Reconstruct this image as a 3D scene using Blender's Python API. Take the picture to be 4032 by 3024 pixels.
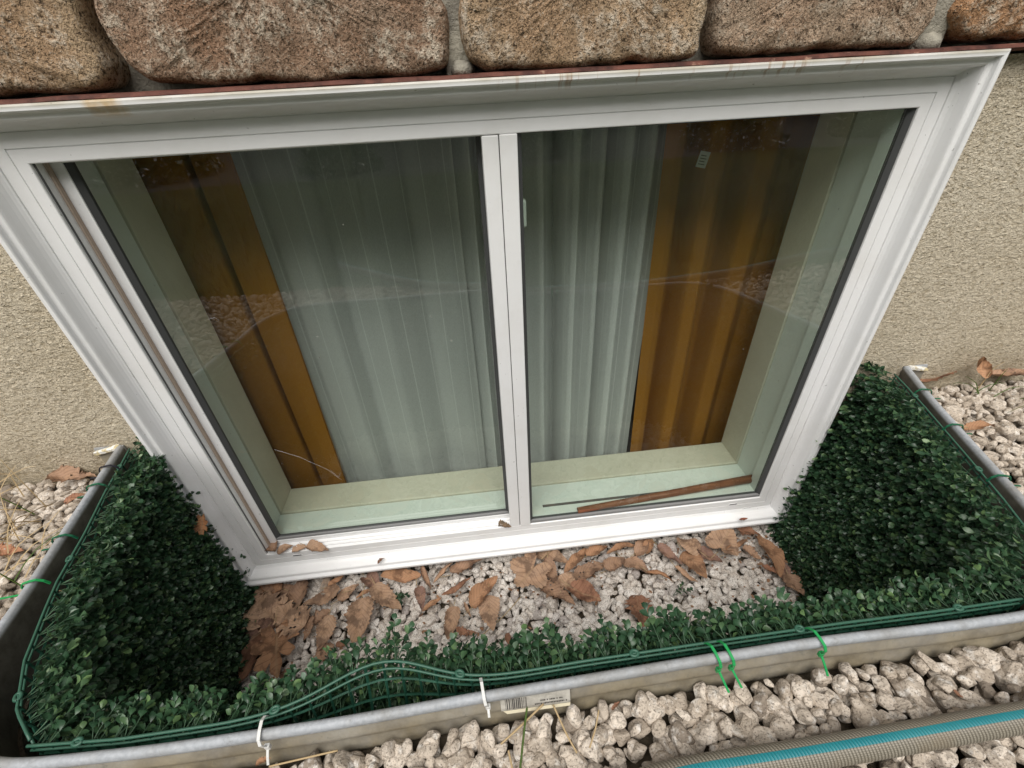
import bpy, math, random
import numpy as np
from mathutils import Vector, Matrix

for o in list(bpy.data.objects):
    bpy.data.objects.remove(o)
rad = math.radians
SC = bpy.context.scene
COL = SC.collection
W, H = 1.2, 0.8277            # clear opening of the window frame

# ------------------------------------------------------------------ camera
CAMR = np.array([[0.9935084, -0.10426221, -0.04550231],
                 [0.09689453, 0.56601059, 0.81868398],
                 [-0.05960301, -0.81777833, 0.57243871]])
CAMC = np.array([0.5468, -0.6792, 0.8930])
FOC = 1743.721
cam_d = bpy.data.cameras.new('camera')
cam = bpy.data.objects.new('camera', cam_d)
COL.objects.link(cam)
cam_d.sensor_width = 36.0
cam_d.lens = 36.0 * FOC / 4032.0
cam_d.clip_start = 0.02
cam_d.clip_end = 500
M = Matrix([list(r) for r in CAMR.T]).to_4x4()
M.translation = Vector(CAMC)
cam.matrix_world = M
SC.camera = cam

# ------------------------------------------------------------------ world
SUN_EL, SUN_AZ = 55.0, 193.0
w = bpy.data.worlds.new("World")
SC.world = w
w.use_nodes = True
nt = w.node_tree
nt.nodes.clear()
out = nt.nodes.new('ShaderNodeOutputWorld')
bg = nt.nodes.new('ShaderNodeBackground')
sky = nt.nodes.new('ShaderNodeTexSky')
sky.sky_type = 'NISHITA'
sky.sun_disc = False
sky.sun_elevation = rad(SUN_EL)
sky.sun_rotation = rad(SUN_AZ)
hsv = nt.nodes.new('ShaderNodeHueSaturation')
hsv.inputs['Saturation'].default_value = 0.18
nt.links.new(sky.outputs[0], hsv.inputs['Color'])
nt.links.new(hsv.outputs[0], bg.inputs[0])
bg.inputs[1].default_value = 0.05
nt.links.new(bg.outputs[0], out.inputs[0])

sd = bpy.data.lights.new('sun', 'SUN')
sd.energy = 1.5
sd.angle = rad(55)
sd.color = (1.0, 0.96, 0.90)
sun = bpy.data.objects.new('sun', sd)
COL.objects.link(sun)
el, az = rad(SUN_EL), rad(SUN_AZ)
sdir = Vector((math.sin(az) * math.cos(el), math.cos(az) * math.cos(el), math.sin(el)))
sun.rotation_euler = sdir.to_track_quat('Z', 'Y').to_euler()
sun.location = (0, -3, 5)

SC.view_settings.view_transform = 'Standard'
SC.view_settings.look = 'None'
SC.view_settings.exposure = 1.56
SC.view_settings.gamma = 1.0
SC.view_settings.use_curve_mapping = False
SC.render.resolution_x = 1024
SC.render.resolution_y = 768
SC.render.engine = 'CYCLES'
SC.cycles.max_bounces = 10
SC.cycles.transparent_max_bounces = 24

# ------------------------------------------------------------------ helpers
def tag(o, label=None, cat=None, group=None, kind=None):
    if label: o['label'] = label
    if cat: o['category'] = cat
    if group: o['group'] = group
    if kind: o['kind'] = kind
    return o

def link(o, parent=None):
    COL.objects.link(o)
    if parent is not None:
        o.parent = parent
    return o

def empty(name, loc=(0, 0, 0)):
    o = bpy.data.objects.new(name, None)
    o.empty_display_size = 0.05
    o.location = loc
    return link(o)

def mk_mesh(name, V, F, mat=None, smooth=False, uv=None):
    me = bpy.data.meshes.new(name)
    V = np.asarray(V, dtype=np.float32)
    if isinstance(F, np.ndarray):
        n, k = F.shape
        me.vertices.add(len(V)); me.vertices.foreach_set('co', V.ravel())
        me.loops.add(n * k); me.loops.foreach_set('vertex_index', F.astype(np.int32).ravel())
        me.polygons.add(n)
        me.polygons.foreach_set('loop_start', np.arange(0, n * k, k, dtype=np.int32))
        me.update(calc_edges=True)
    else:
        me.from_pydata([tuple(map(float, v)) for v in V], [], [tuple(map(int, f)) for f in F])
    if uv is not None:
        l = me.uv_layers.new(name='UVMap')
        idx = np.empty(len(me.loops), dtype=np.int32)
        me.loops.foreach_get('vertex_index', idx)
        l.data.foreach_set('uv', np.asarray(uv, dtype=np.float32)[idx].ravel())
    if smooth:
        me.polygons.foreach_set('use_smooth', np.ones(len(me.polygons), dtype=bool))
    if mat: me.materials.append(mat)
    me.validate()
    me.update()
    return me

def obj(name, V, F, mat=None, parent=None, smooth=False, uv=None):
    o = bpy.data.objects.new(name, mk_mesh(name, V, F, mat, smooth, uv))
    return link(o, parent)

def box_vf(x0, x1, y0, y1, z0, z1):
    V = [(x0, y0, z0), (x1, y0, z0), (x1, y1, z0), (x0, y1, z0), (x0, y0, z1), (x1, y0, z1), (x1, y1, z1), (x0, y1, z1)]
    F = [(0, 3, 2, 1), (4, 5, 6, 7), (0, 1, 5, 4), (1, 2, 6, 5), (2, 3, 7, 6), (3, 0, 4, 7)]
    return V, F

def box(name, b, mat, parent=None, bevel=0.0):
    o = obj(name, *box_vf(*b), mat, parent)
    if bevel:
        m = o.modifiers.new('bevel', 'BEVEL'); m.width = bevel; m.segments = 2
    return o

def tube_vf(pts, r, n=8, cap=True, uvw=None):
    pts = np.asarray(pts, float)
    r = np.broadcast_to(np.asarray(r, float), (len(pts),))
    T = np.gradient(pts, axis=0)
    T /= np.linalg.norm(T, axis=1)[:, None] + 1e-12
    up = np.array([0, 0, 1.0]) if abs(T[0][2]) < .9 else np.array([1.0, 0, 0])
    V = []
    a = np.linspace(0, 2 * math.pi, n, endpoint=False)
    for p, t, rr in zip(pts, T, r):
        s = np.cross(t, up); s /= np.linalg.norm(s) + 1e-12
        u2 = np.cross(s, t)
        V.append(p + rr * (np.cos(a)[:, None] * s + np.sin(a)[:, None] * u2))
    V = np.concatenate(V)
    F = []
    for i in range(len(pts) - 1):
        for j in range(n):
            k = (j + 1) % n
            F.append((i * n + j, i * n + k, (i + 1) * n + k, (i + 1) * n + j))
    if cap:
        F.append(tuple(range(n))[::-1]); F.append(tuple((len(pts) - 1) * n + j for j in range(n)))
    return V, F

def tube(name, pts, r, mat, parent=None, n=8):
    V, F = tube_vf(pts, r, n)
    return obj(name, V, F, mat, parent, smooth=True)

class MB:
    def __init__(s): s.V = []; s.F = []; s.n = 0
    def add(s, V, F):
        V = np.asarray(V, float)
        s.V.append(V); s.F += [tuple(i + s.n for i in f) for f in F]; s.n += len(V)
    def build(s, name, mat, parent=None, smooth=False):
        return obj(name, np.concatenate(s.V), s.F, mat, parent, smooth)

def pix_ray(u, v):
    return CAMR.T @ np.array([(u - 2016) / FOC, -(v - 1512) / FOC, -1.0])

def at(u, v, ax, val):
    d = pix_ray(u, v); k = (val - CAMC[ax]) / d[ax]
    return CAMC + k * d

def proj(P):
    q = (np.asarray(P) - CAMC) @ CAMR.T
    return np.stack([2016 + FOC * q[..., 0] / -q[..., 2], 1512 - FOC * q[..., 1] / -q[..., 2], -q[..., 2]], -1)

# ------------------------------------------------------------------ materials
class Mt:
    def __init__(s, name, rough=.6, spec=.4):
        s.m = bpy.data.materials.new(name); s.m.use_nodes = True
        s.t = s.m.node_tree
        s.b = s.t.nodes['Principled BSDF']
        s.b.inputs['Roughness'].default_value = rough
        s.b.inputs['Specular IOR Level'].default_value = spec
        s._c = None
    def n(s, k, **kw):
        nd = s.t.nodes.new(k)
        for a, v in kw.items():
            if a in nd.inputs: nd.inputs[a].default_value = v
            else: setattr(nd, a, v)
        return nd
    def l(s, a, b): s.t.links.new(a, b)
    def coord(s, kind='Object', scale=None):
        tc = s.n('ShaderNodeTexCoord')
        o = tc.outputs[kind]
        if scale is not None:
            mp = s.n('ShaderNodeMapping'); mp.inputs['Scale'].default_value = scale
            s.l(o, mp.inputs[0]); o = mp.outputs[0]
        return o
    def noise(s, sc, detail=4, rough=.55, co=None, dist=0):
        nd = s.n('ShaderNodeTexNoise'); nd.inputs['Scale'].default_value = sc
        nd.inputs['Detail'].default_value = detail; nd.inputs['Roughness'].default_value = rough
        nd.inputs['Distortion'].default_value = dist
        s.l(co if co is not None else s.coord(), nd.inputs['Vector'])
        return nd.outputs['Fac']
    def ramp(s, f, stops, interp='LINEAR'):
        r = s.n('ShaderNodeValToRGB'); e = r.color_ramp.elements
        r.color_ramp.interpolation = interp
        while len(e) > 1: e.remove(e[-1])
        for i, (p, c) in enumerate(stops):
            if not isinstance(c, (tuple, list)): c = (c, c, c)
            el_ = e[0] if i == 0 else e.new(p)
            el_.position = p; el_.color = (*c[:3], 1)
        s.l(f, r.inputs[0]); return r.outputs[0]
    def mix(s, f, a, b, mode='MIX'):
        nd = s.n('ShaderNodeMix'); nd.data_type = 'RGBA'; nd.blend_type = mode
        for i, v in ((0, f), (6, a), (7, b)):
            if isinstance(v, bpy.types.NodeSocket): s.l(v, nd.inputs[i])
            elif i == 0: nd.inputs[0].default_value = v
            else: nd.inputs[i].default_value = (*v, 1)
        return nd.outputs[2]
    def math(s, op, a, b=0.0, c=None):
        nd = s.n('ShaderNodeMath'); nd.operation = op
        for i, v in enumerate((a, b, c)):
            if v is None: continue
            if isinstance(v, bpy.types.NodeSocket): s.l(v, nd.inputs[i])
            else: nd.inputs[i].default_value = v
        return nd.outputs[0]
    def sep(s, v):
        nd = s.n('ShaderNodeSeparateXYZ'); s.l(v, nd.inputs[0]); return nd.outputs
    def color(s, c):
        if isinstance(c, bpy.types.NodeSocket): s.l(c, s.b.inputs['Base Color'])
        else: s.b.inputs['Base Color'].default_value = (*c, 1)
    def rough(s, r): s.l(r, s.b.inputs['Roughness'])
    def bump(s, f, dist, strength=1.0):
        nd = s.n('ShaderNodeBump'); nd.inputs['Distance'].default_value = dist
        nd.inputs['Strength'].default_value = strength
        s.l(f, nd.inputs['Height'])
        if s._c is not None: s.l(s._c, nd.inputs['Normal'])
        s._c = nd.outputs[0]; s.l(s._c, s.b.inputs['Normal'])
    def rnd(s):
        g = s.n('ShaderNodeNewGeometry').outputs['Random Per Island']
        o = s.n('ShaderNodeObjectInfo').outputs['Random']
        return s.math('FRACT', s.math('ADD', g, o))

def simple(name, c, rough=.5, spec=.4, metal=0):
    m = Mt(name, rough, spec); m.color(c); m.b.inputs['Metallic'].default_value = metal
    return m.m

# stucco
m = Mt('stucco', .95, .15)
cw = m.coord('Object', (1, 1, 1.7))
n1 = m.noise(210, 3, .6, cw, 1.2); n2 = m.noise(2.5, 4, .6)
n4 = m.noise(90, 2, .5, cw, .5)
c = m.mix(m.ramp(n2, [(.3, 0), (.7, 1)]), (.72, .625, .47), (.82, .735, .59))
c = m.mix(m.ramp(n1, [(.36, 1), (.48, 0)]), c, (.45, .37, .25))
c = m.mix(m.ramp(n4, [(.35, .35), (.5, 0)]), c, (.36, .28, .17))
n3 = m.noise(12, 5, .6)
sp = m.sep(m.coord())
edge = m.math('MULTIPLY', m.ramp(sp[2], [(.30, 1), (.42, 0)]), m.ramp(n3, [(.35, 0), (.6, .8)]))
c = m.mix(edge, c, (.27, .21, .12))
big = m.noise(1.6, 6, .65, None, .8)
c = m.mix(m.ramp(big, [(.48, 0), (.72, .22)]), c, (.40, .33, .22))
m.color(c); m.bump(n1, .0065, 1.0); m.bump(n4, .006, .9); STUCCO = m.m
# concrete foundation below grade
m = Mt('damp_concrete', .9, .2)
c = m.mix(m.ramp(m.noise(9, 6), [(.35, 0), (.65, 1)]), (.085, .085, .07), (.21, .19, .15))
m.color(c); m.bump(m.noise(60, 4), .003); CONCRETE = m.m
# white vinyl
def vinyl(name, c0=(.80, .80, .80), grime=.18, streak=False):
    m = Mt(name, .38, .4)
    g = m.ramp(m.noise(7, 6, .65), [(.5, 0), (.75, grime)])
    c = m.mix(g, c0, (.48, .44, .36))
    sp_ = m.ramp(m.noise(160, 2, .5), [(.735, 0), (.76, .55)])
    c = m.mix(sp_, c, (.25, .24, .22))
    if streak:
        # rust stains that ran down from the steel lintel, and yellow grime on the top flange
        xyz = m.sep(m.coord())
        top = m.ramp(m.math('MULTIPLY', m.math('ADD', xyz[2], -.8735), 40.0), [(.0, 0), (.35, 1)])
        st = m.noise(1, 3, .6, m.coord('Object', (120, 4, 3)))
        far = m.ramp(m.math('ADD', xyz[0], -.2), [(.38, 0), (.46, 1), (.8, .8), (.95, .2)])
        msk = m.math('MULTIPLY', m.math('MULTIPLY', top, m.ramp(st, [(.57, 0), (.66, .65)])), far)
        c = m.mix(msk, c, (.36, .17, .05))
        d = m.math('ABSOLUTE', m.math('ADD', xyz[0], -.142))
        blot = m.math('MULTIPLY', m.ramp(m.math('MULTIPLY', d, 10.0), [(.15, .75), (.24, 0)]), m.ramp(xyz[2], [(.873, 0), (.876, 1)]))
        blot = m.math('MULTIPLY', blot, m.ramp(m.noise(60, 3), [(.3, .3), (.6, 1)]))
        c = m.mix(blot, c, (.58, .36, .12))
        fl = m.math('MULTIPLY', m.ramp(m.math('MULTIPLY', m.math('ADD', xyz[2], -.87), 40.0), [(.62, 0), (.76, .7)]), m.ramp(m.noise(14, 5), [(.3, .4), (.6, 1)]))
        c = m.mix(fl, c, (.30, .255, .15))
    m.color(c); m.bump(m.noise(900, 2), .00012, .5)
    return m.m
VINYL = vinyl('white_vinyl'); VINYL_TOP = vinyl('white_vinyl_stained', streak=True)
VINYL_DIRTY = vinyl('white_vinyl_track', grime=.6)
GASKET = simple('dark_rubber', (.060, .062, .062), .55)
PILE = simple('beige_pile_strip', (.40, .32, .26), .95, .1)
LINEDARK = simple('groove_dark', (.10, .10, .10), .8)  # flat dark tone for weep holes, joint and groove lines, dirty track slot
# glass
m = bpy.data.materials.new('window_glass'); m.use_nodes = True
t = m.node_tree; t.nodes.clear()
o_ = t.nodes.new('ShaderNodeOutputMaterial'); mx = t.nodes.new('ShaderNodeMixShader')
tr = t.nodes.new('ShaderNodeBsdfTransparent'); tr.inputs[0].default_value = (.81, .875, .825, 1)
gl = t.nodes.new('ShaderNodeBsdfGlossy'); gl.inputs['Roughness'].default_value = .0
fr = t.nodes.new('ShaderNodeFresnel'); fr.inputs[0].default_value = 1.62
gm = t.nodes.new('ShaderNodeNewGeometry'); mr = t.nodes.new('ShaderNodeMapRange')   # thin sheet: same reflectance from both sides
mr.inputs[3].default_value = 1.95; mr.inputs[4].default_value = 1 / 1.95
t.links.new(gm.outputs['Backfacing'], mr.inputs[0]); t.links.new(mr.outputs[0], fr.inputs[0])
tc = t.nodes.new('ShaderNodeTexCoord')
ns = t.nodes.new('ShaderNodeTexNoise'); ns.inputs['Scale'].default_value = 2.2; ns.inputs['Detail'].default_value = 1
t.links.new(tc.outputs['Object'], ns.inputs['Vector'])
bp = t.nodes.new('ShaderNodeBump'); bp.inputs['Distance'].default_value = .006; bp.inputs['Strength'].default_value = .6
t.links.new(ns.outputs[0], bp.inputs['Height']); t.links.new(bp.outputs[0], gl.inputs['Normal'])
# thin film of dust on the outer face
df = t.nodes.new('ShaderNodeBsdfDiffuse'); df.inputs[0].default_value = (.55, .53, .48, 1)
dn = t.nodes.new('ShaderNodeTexNoise'); dn.inputs['Scale'].default_value = 5; dn.inputs['Detail'].default_value = 8; dn.inputs['Roughness'].default_value = .7
t.links.new(tc.outputs['Object'], dn.inputs['Vector'])
dr = t.nodes.new('ShaderNodeMapRange'); dr.inputs[1].default_value = .35; dr.inputs[2].default_value = .8; dr.inputs[3].default_value = .002; dr.inputs[4].default_value = .035
t.links.new(dn.outputs[0], dr.inputs[0])
mx2 = t.nodes.new('ShaderNodeMixShader')
sn = t.nodes.new('ShaderNodeTexNoise'); sn.inputs['Scale'].default_value = 95; sn.inputs['Detail'].default_value = 1
t.links.new(tc.outputs['Object'], sn.inputs['Vector'])
sr = t.nodes.new('ShaderNodeMapRange'); sr.inputs[1].default_value = .815; sr.inputs[2].default_value = .84; sr.inputs[3].default_value = 0; sr.inputs[4].default_value = .6
t.links.new(sn.outputs[0], sr.inputs[0])
sa = t.nodes.new('ShaderNodeMath'); sa.operation = 'ADD'; t.links.new(sr.outputs[0], sa.inputs[0]); t.links.new(dr.outputs[0], sa.inputs[1])
t.links.new(fr.outputs[0], mx.inputs[0]); t.links.new(tr.outputs[0], mx.inputs[1]); t.links.new(gl.outputs[0], mx.inputs[2])
t.links.new(sa.outputs[0], mx2.inputs[0]); t.links.new(mx.outputs[0], mx2.inputs[1]); t.links.new(df.outputs[0], mx2.inputs[2])
t.links.new(mx2.outputs[0], o_.inputs[0])
GLASS = m
# interior boards
m = Mt('painted_board', .5, .3); m.color(m.mix(m.ramp(m.noise(6, 5), [(.4, 0), (.7, 1)]), (.66, .62, .52), (.58, .54, .44))); BOARD = m.m
JAMBV = vinyl('interior_vinyl', (.74, .78, .74), .1)
# stone veneer
m = Mt('veneer_stone', .93, .2)
oc = m.n('ShaderNodeObjectInfo').outputs['Color']
co = m.coord('Object')
a = m.noise(9, 5, .6, co); b_ = m.noise(28, 6, .7, co); d_ = m.noise(120, 4, .7, co); e_ = m.noise(300, 3, .7, co)
c = m.mix(m.ramp(a, [(.38, 0), (.62, 1)]), oc, m.mix(.45, oc, (.33, .15, .07)))
c = m.mix(m.ramp(m.noise(14, 4, .6, co, .6), [(.5, 0), (.7, .55)]), c, (.22, .16, .11))
c = m.mix(m.math('MULTIPLY', m.ramp(b_, [(.48, 0), (.6, 1)]), m.ramp(d_, [(.42, 0), (.55, .95)])), c, (.74, .63, .50))
c = m.mix(m.ramp(d_, [(.34, .9), (.41, 0)]), c, (.07, .045, .028))
c = m.mix(m.ramp(e_, [(.36, .85), (.45, 0), (.58, 0), (.68, .75)]), c, m.mix(m.ramp(e_, [(.49, 0), (.5, 1)]), (.07, .05, .03), (.70, .60, .48)))
m.color(c); m.bump(d_, .010, 1.0); m.bump(e_, .005, 1.0); m.bump(b_, .014, .6); VSTONE = m.m
m = Mt('mortar', .95, .15)
m.color(m.mix(m.ramp(m.noise(35, 5), [(.35, 0), (.65, 1)]), (.20, .185, .155), (.42, .39, .32))); m.bump(m.noise(180, 4, .7), .004); MORTAR = m.m
m = Mt('rusty_steel', .75, .3)
c = m.mix(m.ramp(m.noise(22, 6, .7), [(.4, 0), (.6, 1)]), (.045, .016, .012), (.14, .052, .036))
c = m.mix(m.ramp(m.noise(45, 5, .7), [(.62, 0), (.72, .8)]), c, (.38, .24, .17))
m.color(c); m.bump(m.noise(120, 5), .002); RUST = m.m
# gravel stones
def gravel(name, c0, c1, c2):
    m = Mt(name, .85, .25)
    r = m.rnd()
    co = m.n('ShaderNodeNewGeometry').outputs['Position']
    c = m.mix(m.ramp(r, [(0, 0), (.5, .5), (.85, 1)]), c0, c1)
    c = m.mix(m.ramp(r, [(.90, 0), (.93, 1)]), c, c2)
    mp = m.n('ShaderNodeMapping'); mp.inputs['Scale'].default_value = (120, 200, 150); m.l(co, mp.inputs[0])
    g = m.noise(1, 5, .7, mp.outputs[0], .6)
    c = m.mix(m.ramp(g, [(.40, .85), (.50, 0)]), c, m.mix(.5, c, (.16, .13, .10)))
    c = m.mix(m.ramp(m.noise(90, 4, .6, co), [(.55, 0), (.7, .7)]), c, (.84, .81, .76))
    c = m.mix(m.ramp(m.noise(420, 3, .6, co), [(.34, .8), (.46, 0)]), c, (.13, .105, .085))
    m.color(c); m.bump(g, .0018, 1.0); m.bump(m.noise(300, 3, .6, co), .0015, .9)
    return m.m
GRAVEL = gravel('river_gravel', (.41, .345, .275), (.68, .60, .51), (.27, .225, .18))
GRAVELW = gravel('white_gravel', (.70, .63, .56), (.87, .82, .765), (.50, .45, .42))
m = Mt('soil', .95, .1)
m.color(m.mix(m.ramp(m.noise(40, 5), [(.4, 0), (.6, 1)]), (.05, .04, .028), (.13, .105, .075))); m.bump(m.noise(80, 4), .01); SOIL = m.m
# galvanised steel
m = Mt('galvanised_steel', .5, .5); m.b.inputs['Metallic'].default_value = .12
xyz = m.sep(m.coord())
z_ = xyz[2]
c = m.mix(m.ramp(m.noise(220, 3, .6), [(.3, 0), (.7, 1)]), (.31, .33, .355), (.42, .44, .465))
c = m.mix(m.ramp(m.noise(11, 6, .7), [(.42, 0), (.68, .65)]), c, (.20, .185, .155))
dirt = m.math('MULTIPLY', m.ramp(m.math('MULTIPLY', m.math('ADD', z_, -.30), 10.0), [(.0, 1), (.40, .95), (.60, .65), (.66, .0)]), m.ramp(m.noise(10, 6, .65), [(.25, .55), (.6, 1)]))
c = m.mix(dirt, c, m.mix(m.ramp(m.noise(25, 5, .7), [(.35, 0), (.65, 1)]), (.165, .135, .085), (.29, .245, .16)))
c = m.mix(m.ramp(m.noise(70, 6, .7), [(.60, 0), (.70, .5)]), c, (.12, .115, .10))
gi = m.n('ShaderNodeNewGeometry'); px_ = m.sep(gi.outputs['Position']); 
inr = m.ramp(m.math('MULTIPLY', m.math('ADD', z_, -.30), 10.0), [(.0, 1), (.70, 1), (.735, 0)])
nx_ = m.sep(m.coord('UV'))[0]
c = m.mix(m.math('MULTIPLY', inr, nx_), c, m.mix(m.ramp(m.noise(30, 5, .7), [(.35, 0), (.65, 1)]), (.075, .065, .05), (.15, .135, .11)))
m.color(c)
m.rough(m.math('ADD', m.math('MULTIPLY', dirt, .2), .68))
m.bump(m.noise(18, 3), .0012, .5); STEEL = m.m
CRUST = Mt('caulk_crust', .9, .2); CRUST.color(CRUST.mix(CRUST.ramp(CRUST.noise(90, 4), [(.42, 0), (.55, 1)]), (.72, .71, .67), (.50, .42, .24))); CRUST.bump(CRUST.noise(150), .003); CRUST = CRUST.m
# boxwood plastic
m = Mt('boxwood_leaf', .36, .55)
r = m.rnd()
c = m.ramp(r, [(0, (.020, .054, .026)), (.4, (.030, .078, .036)), (.72, (.050, .110, .048)), (.88, (.09, .160, .07)), (.96, (.15, .25, .09)), (1, (.16, .23, .17))])
uvc = m.sep(m.coord('UV'))
c = m.mix(m.ramp(uvc[0], [(.0, .25), (.5, 0), (1, 0)]), c, (.075, .13, .085))
m.color(c); m.b.inputs['Subsurface Weight'].default_value = 0
tl = m.n('ShaderNodeBsdfTranslucent'); m.l(c, tl.inputs[0]); ms = m.n('ShaderNodeMixShader'); ms.inputs[0].default_value = .22
m.l(m.b.outputs[0], ms.inputs[1]); m.l(tl.outputs[0], ms.inputs[2]); m.l(ms.outputs[0], m.t.nodes['Material Output'].inputs[0])
BOXLEAF = m.m
BOXSTEM = simple('boxwood_stem', (.055, .11, .06), .5)
GRIDM = Mt('green_plastic', .38, .5); GRIDM.color(GRIDM.mix(GRIDM.ramp(GRIDM.noise(30), [(.4, 0), (.6, 1)]), (.010, .050, .030), (.022, .085, .055))); GRIDM = GRIDM.m
GRIDTOP = simple('green_plastic_dusty', (.035, .105, .07), .4)
TIEG = simple('green_tie', (.02, .30, .085), .4)
TIEW = simple('white_tie', (.68, .68, .66), .45)
TIEK = simple('black_tie', (.02, .02, .03), .5)
# fallen leaves
m = Mt('dry_leaf', .8, .25)
oc = m.n('ShaderNodeObjectInfo').outputs['Color']
uv = m.sep(m.coord('UV'))
u_, v_ = uv[0], uv[1]
av = m.math('ABSOLUTE', m.math('ADD', v_, -.5))
co = m.coord('Object')
c = m.mix(m.ramp(m.noise(45, 5, .65, co), [(.38, 0), (.62, .6)]), oc, m.mix(.6, oc, (.42, .24, .13)))
c = m.mix(m.ramp(m.noise(28, 5, .7, co), [(.50, 0), (.62, .8)]), c, m.mix(.75, oc, (.045, .022, .014)))
vein = m.math('FRACT', m.math('ADD', m.math('MULTIPLY', u_, 9.0), m.math('MULTIPLY', av, -5.5)))
vm = m.ramp(vein, [(0, .55), (.09, 0), (.93, 0), (1, .55)])
c = m.mix(m.math('MULTIPLY', vm, 1.35), c, m.mix(.75, oc, (.08, .04, .022)))
c = m.mix(m.ramp(av, [(.0, .7), (.022, 0)]), c, (.38, .25, .15))
c = m.mix(m.ramp(m.noise(260, 3, .7, co), [(.70, 0), (.74, 1)]), c, (.03, .018, .012))
m.color(c); m.bump(vm, .0009, .8); m.bump(m.noise(120, 4, .6, co), .0015); m.bump(m.noise(50, 3, .6, co), .004, .6)
tl = m.n('ShaderNodeBsdfTranslucent'); m.l(c, tl.inputs[0]); ms = m.n('ShaderNodeMixShader'); ms.inputs[0].default_value = .15
m.l(m.b.outputs[0], ms.inputs[1]); m.l(tl.outputs[0], ms.inputs[2]); m.l(ms.outputs[0], m.t.nodes['Material Output'].inputs[0])
DLEAF = m.m
# curtains
m = Mt('orange_curtain', .9, .1)
c = m.mix(m.ramp(m.noise(700, 2, .5), [(.35, 0), (.65, 1)]), (.36, .150, .020), (.42, .18, .026))
m.color(c)
tl = m.n('ShaderNodeBsdfTranslucent'); tl.inputs[0].default_value = (.5, .22, .03, 1); ms = m.n('ShaderNodeMixShader'); ms.inputs[0].default_value = .2
m.l(m.b.outputs[0], ms.inputs[1]); m.l(tl.outputs[0], ms.inputs[2]); m.l(ms.outputs[0], m.t.nodes['Material Output'].inputs[0])
ORANGE = m.m
m = Mt('sheer_voile', .9, .1); m.color((.92, .92, .92))
uv = m.sep(m.coord('UV'))
s1 = m.math('FRACT', m.math('MULTIPLY', uv[0], 1 / .062))
stripe = m.ramp(s1, [(0, .97), (.03, .97), (.055, .70), (.5, .68), (1, .70)], 'LINEAR')
wv = m.noise(1, 2, .5, m.coord('Object', (900, 900, 200)))
al = m.math('MULTIPLY', stripe, m.ramp(wv, [(.3, .8), (.7, 1)]))
lw = m.n('ShaderNodeLayerWeight'); lw.inputs[0].default_value = .5
al = m.math('MINIMUM', m.math('ADD', al, m.math('MULTIPLY', lw.outputs['Facing'], .55)), .97)
tp = m.n('ShaderNodeBsdfTransparent'); tl = m.n('ShaderNodeBsdfTranslucent'); tl.inputs[0].default_value = (.92, .92, .92, 1)
ms1 = m.n('ShaderNodeMixShader'); ms1.inputs[0].default_value = .35; m.l(m.b.outputs[0], ms1.inputs[1]); m.l(tl.outputs[0], ms1.inputs[2])
ms = m.n('ShaderNodeMixShader'); m.l(al, ms.inputs[0]); m.l(tp.outputs[0], ms.inputs[1]); m.l(ms1.outputs[0], ms.inputs[2]); m.l(ms.outputs[0], m.t.nodes['Material Output'].inputs[0])
SHEER = m.m
m = Mt('stick_wood', .5, .4)
m.color(m.mix(m.ramp(m.noise(1, 4, .6, m.coord('Object', (12, 160, 160)), .3), [(.35, 0), (.65, 1)]), (.16, .055, .028), (.30, .12, .06))); WOOD = m.m
# hose
m = Mt('hose_braid', .45, .4)
uv = m.sep(m.coord('UV'))
ridge = m.math('FRACT', m.math('ADD', m.math('MULTIPLY', uv[0], 1 / .0034), m.math('MULTIPLY', uv[1], 5.0)))
rd = m.ramp(ridge, [(0, 0), (.3, 1), (.6, 1), (1, 0)])
cr = m.math('FRACT', m.math('MULTIPLY', uv[1], 44.0))
c = m.mix(m.math('MULTIPLY', rd, m.ramp(cr, [(0, .35), (.5, 1), (1, .35)])), (.085, .075, .055), (.33, .30, .245))
c = m.mix(m.ramp(m.noise(16, 5, .7), [(.48, 0), (.7, .6)]), c, (.20, .16, .11))
dv = m.math('ABSOLUTE', m.math('ADD', uv[1], -.25))
c = m.mix(m.ramp(m.math('MULTIPLY', dv, 4.0), [(.155, 1), (.18, 0)]), c, m.mix(m.ramp(m.noise(30, 4), [(.4, 0), (.7, .5)]), (.008, .17, .20), (.03, .22, .24)))
m.color(c); m.bump(rd, .0006, .8); HOSE = m.m
# lawn
m = Mt('lawn', .9, .2)
m.color(m.mix(m.ramp(m.noise(5, 6, .7), [(.35, 0), (.65, 1)]), (.035, .062, .010), (.07, .10, .022))); m.bump(m.noise(60, 5), .02); LAWN = m.m
m = Mt('grass_blade', .6, .3); r = m.rnd()
m.color(m.ramp(r, [(0, (.038, .075, .010)), (.6, (.07, .115, .018)), (.92, (.11, .14, .035)), (1, (.22, .18, .08))])); GRASS = m.m
STRAW = simple('straw', (.42, .31, .17), .7)
PAVE = Mt('asphalt', .9, .2); PAVE.color(PAVE.mix(PAVE.ramp(PAVE.noise(60, 4), [(.4, 0), (.6, 1)]), (.06, .06, .062), (.095, .095, .095))); PAVE = PAVE.m
DARKROOM = simple('room_paint', (.30, .29, .27), .9, .2)
CARPET = simple('room_floor', (.12, .10, .085), .9, .1)

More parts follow.
